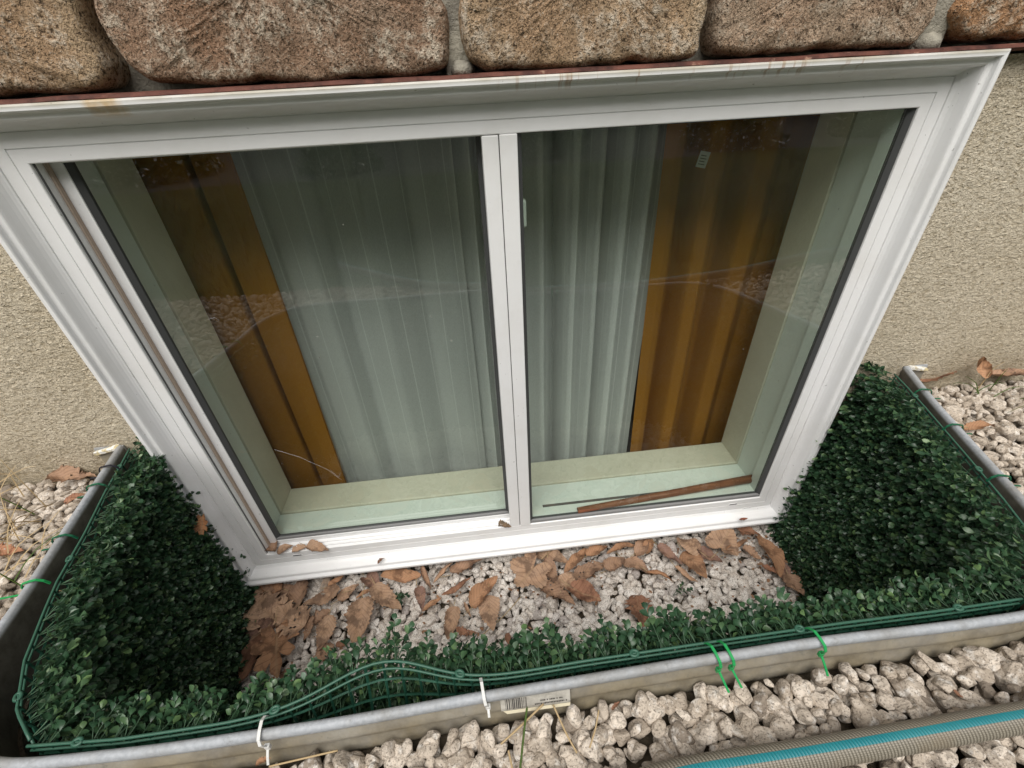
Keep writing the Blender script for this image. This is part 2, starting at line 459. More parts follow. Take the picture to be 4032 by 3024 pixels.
# ------------------------------------------------------------------ structure: ground
rng = np.random.default_rng(7)
GZ = 0.326     # top of the outer gravel
def plan_path(off=0.0, n=9):
    """plan of the steel well, from left wall point round to right wall point; off>0 is outward"""
    pts = [(-.116, -.012), (-.086, -.18), (-.060, -.325)]
    c1, r1 = (.069, -.360), .127
    for k in range(n):
        a_ = rad(187 + (270 - 187) * k / (n - 1)); pts.append((c1[0] + r1 * math.cos(a_), c1[1] + r1 * math.sin(a_) + (.002)))
    pts += [(.20, -.489), (.37, -.486), (.5, -.480), (.73, -.476), (.88, -.474), (1.02, -.476)]
    c2 = (1.137, -.349)
    for k in range(n):
        a_ = rad(270 + (352 - 270) * k / (n - 1)); pts.append((c2[0] + r1 * math.cos(a_), c2[1] + r1 * math.sin(a_) + .001))
    pts += [(1.301, -.25), (1.344, -.12), (1.388, -.012)]
    P = np.array(pts)
    # densify
    d = np.r_[0, np.cumsum(np.linalg.norm(np.diff(P, axis=0), axis=1))]
    s = np.linspace(0, d[-1], 150)
    P = np.stack([np.interp(s, d, P[:, 0]), np.interp(s, d, P[:, 1])], 1)
    for _ in range(6):
        P[1:-1] = (P[:-2] + 2 * P[1:-1] + P[2:]) / 4
    T = np.gradient(P, axis=0); T /= np.linalg.norm(T, axis=1)[:, None]
    N = np.stack([T[:, 1], -T[:, 0]], 1)     # outward (path runs left->front->right)
    return P + off * N, N
PATH, PN = plan_path()
def inside_well(x, y, grow=0.0):
    P, _ = plan_path(grow)
    poly = np.vstack([P, [[P[-1, 0], .3], [P[0, 0], .3]]])
    x = np.asarray(x); y = np.asarray(y)
    ins = np.zeros(x.shape, bool)
    j = len(poly) - 1
    for i in range(len(poly)):
        xi, yi = poly[i]; xj, yj = poly[j]
        cnd = ((yi > y) != (yj > y)) & (x < (xj - xi) * (y - yi) / (yj - yi + 1e-12) + xi)
        ins ^= cnd; j = i
    return ins
def edge_y(x):
    return -.76 + .12 * max(0.0, min(1.0, (x - .1) / .6))
# gravel bed base: sheet with a cut-out for the well
Pin, _ = plan_path(-.004)
outer = []
n_ = len(Pin)
for i in range(n_):
    t_ = i / (n_ - 1)
    if t_ < .33: outer.append((-2.6, -.76 * t_ / .33))
    elif t_ < .67: outer.append((-2.6 + (t_ - .33) / .34 * 6.6, edge_y(-2.6 + (t_ - .33) / .34 * 6.6)))
    else: outer.append((4.0, -.64 * (1 - t_) / .33))
outer = np.array(outer)
V = np.vstack([np.c_[Pin, np.full(n_, GZ - .035)], np.c_[outer, np.full(n_, GZ - .035)]])
F = [(i, i + 1, n_ + i + 1, n_ + i) for i in range(n_ - 1)]
gbed = tag(obj('gravel_bed', V, F, SOIL), kind='structure')
V, F = [], []
lawn = tag(obj('lawn', [(-12, -.76, .309), (.1, -.76, .309), (.7, -.64, .309), (14, -.64, .309), (14, -2.85, .31), (-12, -2.85, .31)], [(5, 4, 3, 2, 1, 0)], LAWN), kind='structure')
pav = tag(obj('driveway', [(-12, -2.85, .31), (14, -2.85, .31), (14, -6.2, .31), (-12, -6.2, .31)], [(3, 2, 1, 0)], PAVE), kind='structure')
grd = tag(obj('ground', [(-200, -6.2, .31), (200, -6.2, .31), (200, -220, .31), (-200, -220, .31), (-200, .2, .296), (-2.6, .2, .296), (-2.6, -6.2, .296), (-200, -6.2, .296),
    (4.0, .2, .296), (200, .2, .296), (200, -6.2, .296), (4.0, -6.2, .296)], [(3, 2, 1, 0), (7, 6, 5, 4), (11, 10, 9, 8)], LAWN), kind='structure')
FZ = -.10      # top of gravel in the well
wf = tag(obj('well_floor', [(-.2, -.55, FZ - .03), (1.5, -.55, FZ - .03), (1.5, .05, FZ - .03), (-.2, .05, FZ - .03)], [(3, 2, 1, 0)], SOIL), kind='structure')

# ------------------------------------------------------------------ walls of the house
SY = -.010   # stucco face
E1 = .0635
sw = empty('stucco_wall', (W / 2, 0, .3)); tag(sw, 'beige rough stucco wall on both sides of the white window', 'wall')
sw.location = (0, 0, 0)
mb = MB()
for b in ((-3.2, -E1, SY, .12, .25, .885), (W + E1, 4.4, SY, .12, .25, .885)):
    mb.add(*box_vf(*b))
mb.build('render_coat', STUCCO, sw)
mb = MB()
for b in ((-3.2, -E1, .004, .2, -1.2, .249), (W + E1, 4.4, .004, .2, -1.2, .249), (-E1, W + E1, .004, .2, -1.2, -E1)):
    mb.add(*box_vf(*b))
mb.build('foundation', CONCRETE, sw)

# stone veneer above
st = empty('stone_wall'); tag(st, 'rough brown and tan stone veneer wall above the window', 'wall')
box('mortar_bed', (-3.2, 4.4, .024, .15, .8865, 3.0), MORTAR, st)
box('mortar_joint', (.536, .570, -.004, .025, .892, 1.1), MORTAR, st, .004)
box('mortar_joint', (1.148, 1.190, -.006, .025, .892, 1.1), MORTAR, st, .004)
def stone_mesh(outline, y0, y1, rmax, seed, nr=16, na=110):
    r_ = np.random.default_rng(seed)
    o = np.array(outline, float)
    o2 = np.vstack([o, o[:1]])
    d = np.r_[0, np.cumsum(np.linalg.norm(np.diff(o2, axis=0), axis=1))]
    s = np.linspace(0, d[-1], na, endpoint=False)
    P = np.stack([np.interp(s, d, o2[:, 0]), np.interp(s, d, o2[:, 1])], 1)
    for _ in range(1): P = (np.roll(P, 1, 0) + 2 * P + np.roll(P, -1, 0)) / 4
    nz = r_.normal(size=na)
    for _ in range(2): nz = (np.roll(nz, 1) + nz + np.roll(nz, -1)) / 3
    c = P.mean(0)
    P = P + (P - c) / np.linalg.norm(P - c, axis=1)[:, None] * (nz * .0034)[:, None]
    half = min(np.ptp(P[:, 0]), np.ptp(P[:, 1])) / 2
    V = []
    ks = np.concatenate([[0], 1 - np.linspace(1, 0, nr) ** 1.6])
    # inset distance based rings
    T = np.roll(P, -1, 0) - np.roll(P, 1, 0); T /= np.linalg.norm(T, axis=1)[:, None]
    for _ in range(6): T = (np.roll(T, 1, 0) + T + np.roll(T, -1, 0)); T /= np.linalg.norm(T, axis=1)[:, None]
    V.append(np.c_[P[:, 0], np.full(na, y1), P[:, 1]])
    ins = np.r_[0, rmax * .08, rmax * .25, rmax * .5, rmax * .8, rmax * 1.2]
    area = 0.5 * np.sum(P[:, 0] * np.roll(P[:, 1], -1) - P[:, 1] * np.roll(P[:, 0], -1))
    sg = 1 if area > 0 else -1
    N = np.stack([-T[:, 1], T[:, 0]], 1) * sg
    prof = [.0, .35, .62, .82, .94, 1.0]
    for i_, pr in zip(ins, prof):
        Q = P + N * i_
        yy = y1 + (y0 - y1) * (0.6 + .4 * pr) + r_.normal(size=na) * .0006
        V.append(np.c_[Q[:, 0], yy, Q[:, 1]])
    base = P + N * ins[-1]
    for k in np.linspace(.85, .05, 9):
        Q = c + (base - c) * k
        yy = np.full(na, y0) + .003 * np.sin(Q[:, 0] * 60 + seed) * np.cos(Q[:, 1] * 50 + seed) + .0016 * np.sin(Q[:, 0] * 190 + seed) + r_.normal(size=na) * .0005
        V.append(np.c_[Q[:, 0], yy, Q[:, 1]])
    R_ = len(V)
    V = np.vstack(V)
    F = []
    for i in range(R_ - 1):
        for j in range(na):
            k = (j + 1) % na
            F.append((i * na + j, i * na + k, (i + 1) * na + k, (i + 1) * na + j) if sg > 0 else (i * na + k, i * na + j, (i + 1) * na + j, (i + 1) * na + k))
    V = np.vstack([V, [[c[0], y0, c[1]]]])
    for j in range(na):
        F.append(((R_ - 1) * na + j, (R_ - 1) * na + (j + 1) % na, len(V) - 1) if sg > 0 else ((R_ - 1) * na + (j + 1) % na, (R_ - 1) * na + j, len(V) - 1))
    return V, F
ROW1 = [
    ([(-.26, .894), (-.06, .8935), (.06, .895), (.130, .8945), (.152, .897), (.163, .906), (.166, .918), (.163, .945), (.170, .978), (.172, 1.06), (.160, 1.085), (-.26, 1.085), (-.275, 1.05), (-.275, .91)], (.56, .41, .26), 'tan brown stone over the left corner of the window'),
    ([(.179, 1.06), (.180, .975), (.178, .951), (.184, .916), (.201, .900), (.249, .895), (.35, .8945), (.46, .892), (.515, .893), (.537, .902), (.546, .925), (.545, .955), (.533, .970), (.525, 1.06), (.51, 1.09), (.19, 1.09)], (.41, .285, .20), 'large dark brown stone with a rust red right end'),
    ([(.572, 1.07), (.563, .962), (.557, .925), (.566, .902), (.587, .893), (.70, .8925), (.823, .8925), (.839, .893), (.846, .905), (.846, .952), (.850, 1.07), (.84, 1.085), (.58, 1.085)], (.64, .48, .31), 'light tan stone over the middle of the window'),
    ([(.868, 1.07), (.861, .952), (.859, .924), (.865, .898), (.90, .8945), (.96, .8965), (1.05, .895), (1.122, .8955), (1.137, .906), (1.138, .942), (1.145, 1.07), (1.13, 1.085), (.88, 1.085)], (.52, .39, .28), 'greyish brown stone right of the light tan one'),
    ([(1.178, 1.07), (1.168, .941), (1.163, .925), (1.176, .903), (1.204, .897), (1.30, .898), (1.48, .897), (1.50, .91), (1.50, 1.07), (1.49, 1.085), (1.19, 1.085)], (.52, .29, .15), 'orange brown stone over the right corner of the window')]
for i, (ol, colr, lb) in enumerate(ROW1):
    ol = [(.5468 + (a_ - .5468) * 1.025, .893 + (b_ - .893) * 1.025 + .0036) for a_, b_ in ol]
    V, F = stone_mesh(ol, -.024, .030, .0085, 11 + i, na=170)
    o = obj('stone', V, F, VSTONE, st, smooth=True); o.color = (*colr, 1); o['label'] = lb
# further courses of the same wall, just outside the picture
rr = random.Random(4)
for row in range(0, 4):
    z0 = .897 + row * .205
    x = -2.9 + rr.uniform(0, .2)
    while x < 4.1:
        w_ = rr.uniform(.26, .46)
        if row == 0 and x + w_ > -.285 and x < 1.51:
            if x < -.285 and x + w_ > -.285: w_ = -.295 - x
            elif x < 1.51:
                x = 1.515; continue
        if w_ > .06:
            zz = z0
            ol = [(x + .02, zz), (x + w_ - .02, zz), (x + w_, zz + .02), (x + w_, zz + .165), (x + w_ - .02, zz + .185), (x + .02, zz + .185), (x, zz + .165), (x, zz + .02)]
            V, F = stone_mesh(ol, -.024, .012, .012, rr.randint(0, 999), na=40)
            o = obj('stone', V, F, VSTONE, st, smooth=True)
            o.color = (*rr.choice([(.36, .25, .15), (.27, .175, .115), (.42, .30, .18), (.33, .24, .16), (.40, .21, .11)]), 1)
        x += w_ + .02
# grey mortar blob between second and third stone, pale one near the right corner
for (bx, bz, br, sd_) in ((.556, .900, .016, 3), (1.168, .901, .020, 4)):
    r_ = np.random.default_rng(sd_)
    V = []; F = []
    na, nb = 20, 8
    for i in range(nb + 1):
        ph = math.pi / 2 * i / nb
        for j in range(na):
            a_ = 2 * math.pi * j / na
            k = 1 + .12 * r_.normal() * .6
            V.append((bx + br * math.cos(a_) * math.cos(ph) * k, .010 - .030 * math.sin(ph), bz + br * .75 * math.sin(a_) * math.cos(ph) * k))
    for i in range(nb):
        for j in range(na):
            F.append((i * na + j, (i + 1) * na + j, (i + 1) * na + (j + 1) % na, i * na + (j + 1) % na))
    obj('mortar_lump', V, F, MORTAR, st, smooth=True)
# steel lintel toe: slightly wavy rusty edge under the stones
xs = np.linspace(-.32, 1.75, 160)
r_ = np.random.default_rng(2)
wob = r_.normal(size=160)
for _ in range(5): wob = np.convolve(wob, [.25, .5, .25], 'same')
sec = [(-.018, .8895), (-.027, .8900), (-.0310, .8930), (-.0290, .8962), (-.018, .8975)]
V = []; F = []
for x, wv_ in zip(xs, wob):
    for (y, z) in sec: V.append((x, y + wv_ * .0012, z - .0012 + wv_ * .0007 if z < .89 else z - .0012 + wv_ * .001))
    V.append((x, .002, .8945)); V.append((x, .002, .8880))
k_ = 7
for i in range(159):
    for j in range(k_):
        F.append((i * k_ + j, i * k_ + (j + 1) % k_, (i + 1) * k_ + (j + 1) % k_, (i + 1) * k_ + j))
lin = obj('steel_lintel', V, F, RUST); tag(lin, 'rusty red brown steel lintel edge under the stone course', 'lintel')

# ------------------------------------------------------------------ window
win = empty('sliding_window'); tag(win, 'white vinyl two pane sliding basement window with raised casing', 'window')
def ring_piece(side, prof):
    """side of a mitred picture frame; prof = list of (d, y)"""
    a_ = []; b_ = []
    for d, y in prof:
        c = {'L': ((-d, y, -d), (-d, y, H + d)), 'T': ((-d, y, H + d), (W + d, y, H + d)),
             'R': ((W + d, y, H + d), (W + d, y, -d)), 'B': ((W + d, y, -d), (-d, y, -d))}[side]
        a_.append(c[0]); b_.append(c[1])
    n = len(prof); V = a_ + b_
    F = [(i, i + 1, n + i + 1, n + i) for i in range(n - 1)]
    return V, F
FP = [(0, .046), (0, .0015), (.0006, .0004), (.0016, 0), (.0162, 0), (.0166, .0016), (.0176, .0016), (.0180, 0), (.0350, 0), (.0356, .0012), (.0362, .0012)]
CP = [(.0362, .0012), (.0366, -.0012), (.0385, -.0022), (.0415, -.0050), (.0438, -.0100), (.0452, -.0165), (.0462, -.0225), (.0472, -.0252), (.0486, -.0264), (.0530, -.0270), (.0544, -.0276), (.0552, -.0300), (.0556, -.0335), (.0568, -.0350), (.0612, -.0352), (.0630, -.0344), (.0634, -.0325), (.0634, .01)]
for sd_, nm in (('L', 'frame_stile'), ('R', 'frame_stile'), ('T', 'frame_rail'), ('B', 'frame_rail')):
    V, F = ring_piece(sd_, FP)
    obj(nm, V, F, VINYL, win)
for sd_ in 'LRTB':
    V, F = ring_piece(sd_, CP)
    o = obj('casing', V, F, VINYL_TOP if sd_ == 'T' else VINYL, win)
    if sd_ == 'T': o['label'] = 'top casing with rust stains'
# weep slots
def capsule(cx, cz, L, hh, y, tilt=0):
    r1, r2 = hh, hh - .0011
    V = []; n = 20
    for rr_, yy in ((r1, y), (r1, y - .0009), (r2, y - .0009), (r2, y - .0002)):
        for j in range(n):
            a_ = 2 * math.pi * j / n
            ox = L / 2 if math.cos(a_) >= 0 else -L / 2
            V.append((cx + ox + rr_ * math.cos(a_), yy, cz + rr_ * math.sin(a_)))
    F = [(i * n + j, i * n + (j + 1) % n, (i + 1) * n + (j + 1) % n, (i + 1) * n + j) for i in range(3) for j in range(n)]
    F.append(tuple(3 * n + j for j in range(n)))
    return V, F
for (u, v) in ((1171, 2187), (1110, 2220), (2887, 1986), (2941, 2002)):
    p = at(u, v, 1, -.0005)
    V, F = capsule(p[0], p[2], .016, .0034, 0.0)
    o = obj('weep_slot', V, F, VINYL, win); o.data.materials.append(LINEDARK); o.data.polygons[len(o.data.polygons) - 1].material_index = 1
# meeting stile: two white strips
box('meeting_stile', (.5735, .5962, -.0005, .012, .0005, H - .0008), VINYL, win, .0012)
box('meeting_stile', (.5975, .6220, -.0015, .012, .0005, H - .0002), VINYL, win, .0012)
box('stile_joint', (.5955, .5982, .0025, .011, .001, H - .002), LINEDARK, win)
# fixed right pane, glazed near the front
def glass(name, x0, x1, z0, z1, y, parent):
    V, F = box_vf(x0, x1, y, y + .004, z0, z1)
    return obj(name, V, F[2:3], GLASS, parent)     # outer sheet of the sealed unit
def frame_ring(name, x0, x1, z0, z1, wd, y0, y1, mat, parent, slope=0):
    V = []
    for (d, y) in ((0, y0), (wd, y0 + slope), (wd, y1), (0, y1)):
        V += [(x0 + d, y, z0 + d), (x1 - d, y, z0 + d), (x1 - d, y, z1 - d), (x0 + d, y, z1 - d)]
    F = []
    for i in range(4):
        for j in range(4):
            a_, b_2 = i * 4 + j, i * 4 + (j + 1) % 4
            c_, d_2 = ((i + 1) % 4) * 4 + (j + 1) % 4, ((i + 1) % 4) * 4 + j
            F.append((a_, d_2, c_, b_2))
    return obj(name, V, F, mat, parent)
GREYBEAD = simple('grey_glazing_bead', (.22, .22, .22), .45)
pr = frame_ring('glazing_bead', .6222, W - .0004, .0004, H + .0050, .0065, .0035, .016, GASKET, win, .006)
box('bottom_bead', (.6225, W - .001, .003, .009, .0006, .0075), GREYBEAD, win)
g1 = glass('glass_pane', .628, W - .006, .006, H - .0002, .011, win)
frame_ring('inner_bead', .6222, W - .0004, .0004, H + .0050, .007, .0165, .040, JAMBV, win)
# left jamb track: dark line, light strip, pile strip
box('track_line', (.0002, .0012, .0048, .0075, .0, H), LINEDARK, win)
box('pile_strip', (.0002, .0035, .0200, .0262, .0, H), PILE, win)
box('sill_track', (.0, .572, .0065, .0085, .0001, .0028), VINYL, win)
box('sill_track', (.0, .572, .0165, .0185, .0001, .0035), VINYL, win)
# left sliding sash
sx0, sx1, sz0, sz1 = .0008, .5985, .0012, H - .0005
sash = empty('sliding_sash'); sash.parent = win
def sash_part(name, b):
    box(name, b, VINYL, sash, .0008)
sash_part('sash_stile', (sx0, .0185, .0272, .044, sz0, sz1))
sash_part('sash_stile', (.5735, sx1, .0272, .044, sz0, sz1))
sash_part('sash_rail', (.0186, .5734, .0274, .044, sz0, .0125))
sash_part('sash_rail', (.0186, .5734, .0274, .044, H - .0035, sz1))
frame_ring('gasket', .0186, .5734, .0126, H + .0030, .0068, .0290, .040, GASKET, sash, .006)
box('bottom_gasket', (.0195, .5725, .0288, .0335, .0128, .0185), GREYBEAD, sash)
g2 = glass('glass_pane', .026, .566, .020, H - .0035, .0375, sash)
# latch seen through the right pane
p = at(2050, 785, 1, .045); q = at(2050, 890, 1, .045)
box('latch', (.628, .6365, .036, .052, q[2], p[2]), JAMBV, sash, .002)
# interior recess
rec = empty('window_recess'); tag(rec, 'pale boxed recess and sill inside the window', 'window recess')
box('sill_board', (-.02, W + .02, .118, .2, -.02, .006), BOARD, rec, .003)
box('sill_liner', (-.02, W + .02, .046, .1165, -.02, .001), JAMBV, rec, .001)
for s_, x0, x1 in ((0, -.03, .0), (1, W, W + .03)):
    box('jamb_board', (x0 - (0.0), x1 + (0.0), .118, .2, .006, H - .006) if s_ == 0 else (x0, x1, .118, .2, .006, H - .006), BOARD, rec, .001)
    k = .004
    box('jamb_liner', (x0 - k, x1 - k, .046, .1165, .001, H) if s_ == 0 else (x0 + k, x1 + k, .046, .1165, .001, H), JAMBV, rec, .001)
box('head_board', (-.02, W + .02, .0465, .2, H - .004, H + .02), BOARD, rec)
box('track_slot', (.66, W - .05, .043, .052, .0012, .0024), LINEDARK, rec)

# room behind
V = [(-1.6, .201, -1.5), (3.0, .201, -1.5), (3.0, 4, -1.5), (-1.6, 4, -1.5), (-1.6, .201, 1.2), (3.0, .201, 1.2), (3.0, 4, 1.2), (-1.6, 4, 1.2)]
tag(obj('room_walls', V, [(4, 5, 6, 7), (1, 2, 6, 5), (2, 3, 7, 6), (3, 0, 4, 7)], DARKROOM), kind='structure')
tag(obj('room_floor', [(-1.6, .2, -1.49), (3, .2, -1.49), (3, 4, -1.49), (-1.6, 4, -1.49)], [(0, 1, 2, 3)], CARPET), kind='structure')
mb = MB()
for b in ((-1.6, -.031, .2015, .215, -1.5, 1.2), (W + .031, 3, .2015, .215, -1.5, 1.2), (-.031, W + .031, .2015, .215, -1.5, -.021), (-.031, W + .031, .2015, .215, H + .021, 1.2)):
    mb.add(*box_vf(*b))
tag(mb.build('inner_wall', DARKROOM), kind='structure')

# curtains -----------------------------------------------------------
def curtain(name, x_of, y_of, s0, s1, ns, mat, z0=-1.3, z1=.95, nz=14, flare=None):
    s = np.linspace(s0, s1, ns); V = []; UV = []
    for z in np.linspace(z0, z1, nz):
        for si in s:
            x = x_of(si, z); y = y_of(si, z)
            V.append((x, y, z)); UV.append((si, z))
    F = [(i * ns + j, i * ns + j + 1, (i + 1) * ns + j + 1, (i + 1) * ns + j) for i in range(nz - 1) for j in range(ns - 1)]
    return obj(name, V, F, mat, None, True, uv=UV)
def fold(table):
    """piecewise smooth folds from control points (s, x, y)"""
    T = np.array(table, float)
    ss = np.linspace(T[0, 0], T[-1, 0], 600)
    X = np.interp(ss, T[:, 0], T[:, 1]); Y = np.interp(ss, T[:, 0], T[:, 2])
    for _ in range(10):
        X[1:-1] = (X[:-2] + X[1:-1] + X[2:]) / 3; Y[1:-1] = (Y[:-2] + Y[1:-1] + Y[2:]) / 3
    return (lambda s: np.interp(s, ss, X)), (lambda s: np.interp(s, ss, Y))
fx, fy = fold([(0, -.06, .25), (.05, -.02, .235), (.09, .022, .237), (.12, .050, .242), (.135, .053, .34), (.15, .057, .34), (.165, .062, .240), (.25, .10, .232), (.30, .130, .232), (.31, .130, .240)])
cl = curtain('orange_curtain', lambda s, z: float(fx(s)) + (.010 * (z / .8)) * (s / .31), lambda s, z: float(fy(s)) + .003 * math.sin(z * 6 + s * 15), 0, .31, 120, ORANGE)
tag(cl, 'orange brown curtain hanging at the left end of the window', 'curtain')
def folds(seed, x0, x1, n, amp, y0=.252):
    q = random.Random(seed); t_ = [(0, x0, y0 - .01)]; ln = 0
    for k in range(n):
        f = (k + q.uniform(.75, 1.15)) / n; a = q.uniform(.6, 1.3) * amp * (1 if k % 2 else -1)
        x = x0 + (x1 - x0) * f; ln = t_[-1][0] + math.hypot(x - t_[-1][1], y0 + a - t_[-1][2]); t_.append((ln, x, y0 + a))
    return t_
def fold_s(T):
    T = np.array(T, float); ss = np.linspace(T[0, 0], T[-1, 0], 700)
    X = np.interp(ss, T[:, 0], T[:, 1]); Y = np.interp(ss, T[:, 0], T[:, 2])
    for _ in range(50):
        X[1:-1] = (X[:-2] + X[1:-1] + X[2:]) / 3; Y[1:-1] = (Y[:-2] + Y[1:-1] + Y[2:]) / 3
    return (lambda q_: np.interp(q_, ss, X)), (lambda q_: np.interp(q_, ss, Y))
TT = [(0, .947, .234), (.03, .966, .228), (.055, .985, .236), (.085, .998, .290), (.11, 1.012, .292), (.14, 1.035, .238), (.17, 1.060, .232), (.195, 1.078, .250), (.225, 1.092, .300), (.26, 1.115, .296), (.29, 1.135, .245), (.32, 1.165, .238), (.36, 1.195, .262), (.41, 1.24, .262), (.44, 1.27, .25)]
fx2, fy2 = fold_s(TT)
cr_ = curtain('orange_curtain', lambda s, z: float(fx2(s)) - .020 * (z / .8) * (1 - s / .44), lambda s, z: .246 + (float(fy2(s)) - .246) * (1 + .35 * (.8 - z) * .6) + .003 * math.sin(z * 5 + s * 20), 0, .44, 150, ORANGE)
tag(cr_, 'orange brown curtain with a small care label at the right end', 'curtain')
p = at(2767, 628, 1, .222)
cb = box('care_label', (-.010, .010, -.0005, .0005, -.014, .014), simple('label_cloth', (.62, .62, .60), .8), None)
cb.location = (p[0], .221, p[2]); cb.rotation_euler = (0, rad(12), 0)
cb.parent = cr_
mbl = MB()
for k in range(4): mbl.add(*box_vf(-.007, .006 - .002 * (k % 2), -.0012, -.0008, -.009 + .005 * k, -.0075 + .005 * k))
lb = mbl.build('label_print', simple('label_ink', (.10, .10, .10), .8), cr_); lb.location = (p[0], .221, p[2]); lb.rotation_euler = (0, rad(12), 0)
# sheer voile: flat to the left, gathered folds to the right
tb = [(0, .10, .262)]
def go(dx, y, stretch=1.06):
    tb.append((tb[-1][0] + abs(dx) * stretch + .012, tb[-1][1] + dx, y))
for dx, y in ((.035, .250), (.012, .282), (.04, .262), (.05, .244), (.03, .285), (.055, .262), (.045, .246), (.05, .268), (.035, .295), (.04, .262), (.045, .246),
              (.03, .256), (-.014, .272), (.030, .262), (.018, .250), (-.012, .278), (.022, .30), (.02, .258), (.035, .250), (.012, .292), (.045, .262), (.03, .248), (-.016, .27), (.028, .285), (.02, .33), (.018, .252),
              (.028, .246), (-.018, .262), (.036, .275), (.014, .250), (.022, .247), (-.012, .268), (.024, .30), (.016, .252), (.03, .246), (-.02, .262), (.034, .272), (.012, .25), (.022, .246), (-.014, .262), (.026, .272), (.014, .252)):
    go(dx, y)
kx = .945
sc_ = (kx - .10) / (tb[-1][1] - .10)
tb = [(a * sc_, .10 + (b - .10) * sc_, c) for a, b, c in tb]
fx3, fy3 = fold(tb)
shc = curtain('sheer_curtain', lambda s, z: float(fx3(s)) + .0008 * math.sin(z * 9 + s * 30), lambda s, z: float(fy3(s)), 0, tb[-1][0], 420, SHEER)
tag(shc, 'translucent white striped voile curtain between the orange curtains', 'curtain')
fx4, fy4 = fold([(0, .575, .30), (.05, .60, .285), (.08, .635, .30), (.13, .66, .285), (.17, .70, .30), (.22, .735, .29)])
# stick on the sill
a_, b_2 = at(2275, 2010, 2, .012), at(2962, 1884, 2, .020)
stk = tube('wooden_stick', [tuple(a_), tuple(a_ * .5 + b_2 * .5), tuple(b_2)], [.0075, .0088, .0105], WOOD, None, 14)
tag(stk, 'reddish brown wooden rod lying on the inner sill behind the right pane', 'stick')

# ------------------------------------------------------------------ steel window well
ww = empty('window_well'); tag(ww, 'curved galvanised steel window well standing in the gravel', 'window well')
prof = [(0, -.28), (0, .30), (0, .368), (.0012, .3750), (.0042, .3772), (.0080, .3768), (.0102, .3735), (.0100, .3685), (.0075, .3640), (.0025, .3600), (.0012, .355), (.0045, .349), (.0082, .3425), (.0085, .337), (.0055, .332), (.0012, .328), (.0015, .322), (.0055, .314), (.0080, .306), (.0080, .300), (.003, .292), (.0022, .28), (.0022, -.28)]
V = []; k_ = len(prof)
for off, z in prof:
    Q, _ = plan_path(off)
    V.append(np.c_[Q, np.full(len(Q), z)])
V = np.stack(V, 1).reshape(-1, 3)
# small dents in the thin sheet
nP = len(PATH)
F = []
for i in range(nP - 1):
    for j in range(k_):
        F.append((i * k_ + j, (i + 1) * k_ + j, (i + 1) * k_ + (j + 1) % k_, i * k_ + (j + 1) % k_))
V[:, 1] += .0010 * np.sin(V[:, 0] * 9.0) * (V[:, 1] < -.4)
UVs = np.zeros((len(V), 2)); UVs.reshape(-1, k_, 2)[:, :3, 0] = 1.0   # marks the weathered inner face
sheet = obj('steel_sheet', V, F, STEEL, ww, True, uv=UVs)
for sx, x0, x1 in ((-1, -.166, -.1155), (1, 1.3885, 1.438)):
    fl_ = box('wall_flange', (x0, x1, -.0145, -.0112, .28, .375), STEEL, ww)
    V, F = box_vf(x0 if sx < 0 else x0 + .006, x1 - .006 if sx < 0 else x1, -.021, -.0105, .371, .3785)
    V = np.array(V)
    V[4:, 2] += np.array([.002, -.002, .001, -.001])
    if sx < 0: V[[0, 3, 4, 7], 2] -= .009
    else: V[[1, 2, 5, 6], 2] -= .009
    cc = obj('caulk_crust', V, F, CRUST, ww); md = cc.modifiers.new('bevel', 'BEVEL'); md.width = .002; md.segments = 3
# faded sticker with a barcode on the outer face
def well_at(x, off):   # y of outer surface along the front
    Q, _ = plan_path(off); return float(np.interp(x, Q[:, 0][20:130], Q[:, 1][20:130]))
STK = Mt('faded_sticker', .6, .3); STK.color(STK.mix(STK.ramp(STK.noise(60, 5, .7), [(.35, 0), (.6, 1)]), (.30, .285, .25), (.50, .48, .43))); STK = STK.m
INK = simple('sticker_ink', (.055, .05, .048), .7)
ys = well_at(.57, .0105)
stkr = obj('sticker', [(.530, ys + .004, .3615), (.604, ys + .004, .3615), (.604, ys - .0012, .346), (.530, ys - .0012, .346), (.604, ys - .0016, .341), (.530, ys - .0014, .341)], [(0, 3, 2, 1), (3, 5, 4, 2)], STK, ww)
obj('sticker_edge', [(.532, ys - .0018, .3415), (.604, ys - .0020, .3415), (.6035, ys - .0036, .3375), (.536, ys - .0034, .3375)], [(0, 3, 2, 1)], simple('sticker_paper', (.68, .62, .46), .6), ww)
mbk = MB()
rb = random.Random(3); x = .535
while x < .557:
    w_ = rb.choice([.0004, .0007, .0011]); h0 = rb.choice([.344, .3445])
    for (za, zb, ya, yb) in ((.3585, h0, ys + .0025, ys - .0018),):
        mbk.add([(x, ya, za), (x + w_, ya, za), (x + w_, yb, zb), (x, yb, zb)], [(0, 3, 2, 1)])
    x += w_ + rb.choice([.0006, .0009, .0012])
for row, (xa, xb, z) in enumerate(((.566, .600, .3475), (.572, .596, .3515))):
    x = xa
    while x < xb:
        w_ = rb.uniform(.0006, .0014)
        yy = ys - .0012 + (z - .346) * .35
        mbk.add([(x, yy - .0007, z + .0011), (x + w_, yy - .0007, z + .0011), (x + w_, yy - .0012, z - .0008), (x, yy - .0012, z - .0008)], [(0, 3, 2, 1)])
        x += w_ + .0005 + (.0012 if rb.random() < .15 else 0)
mbk.build('sticker_print', INK, ww)

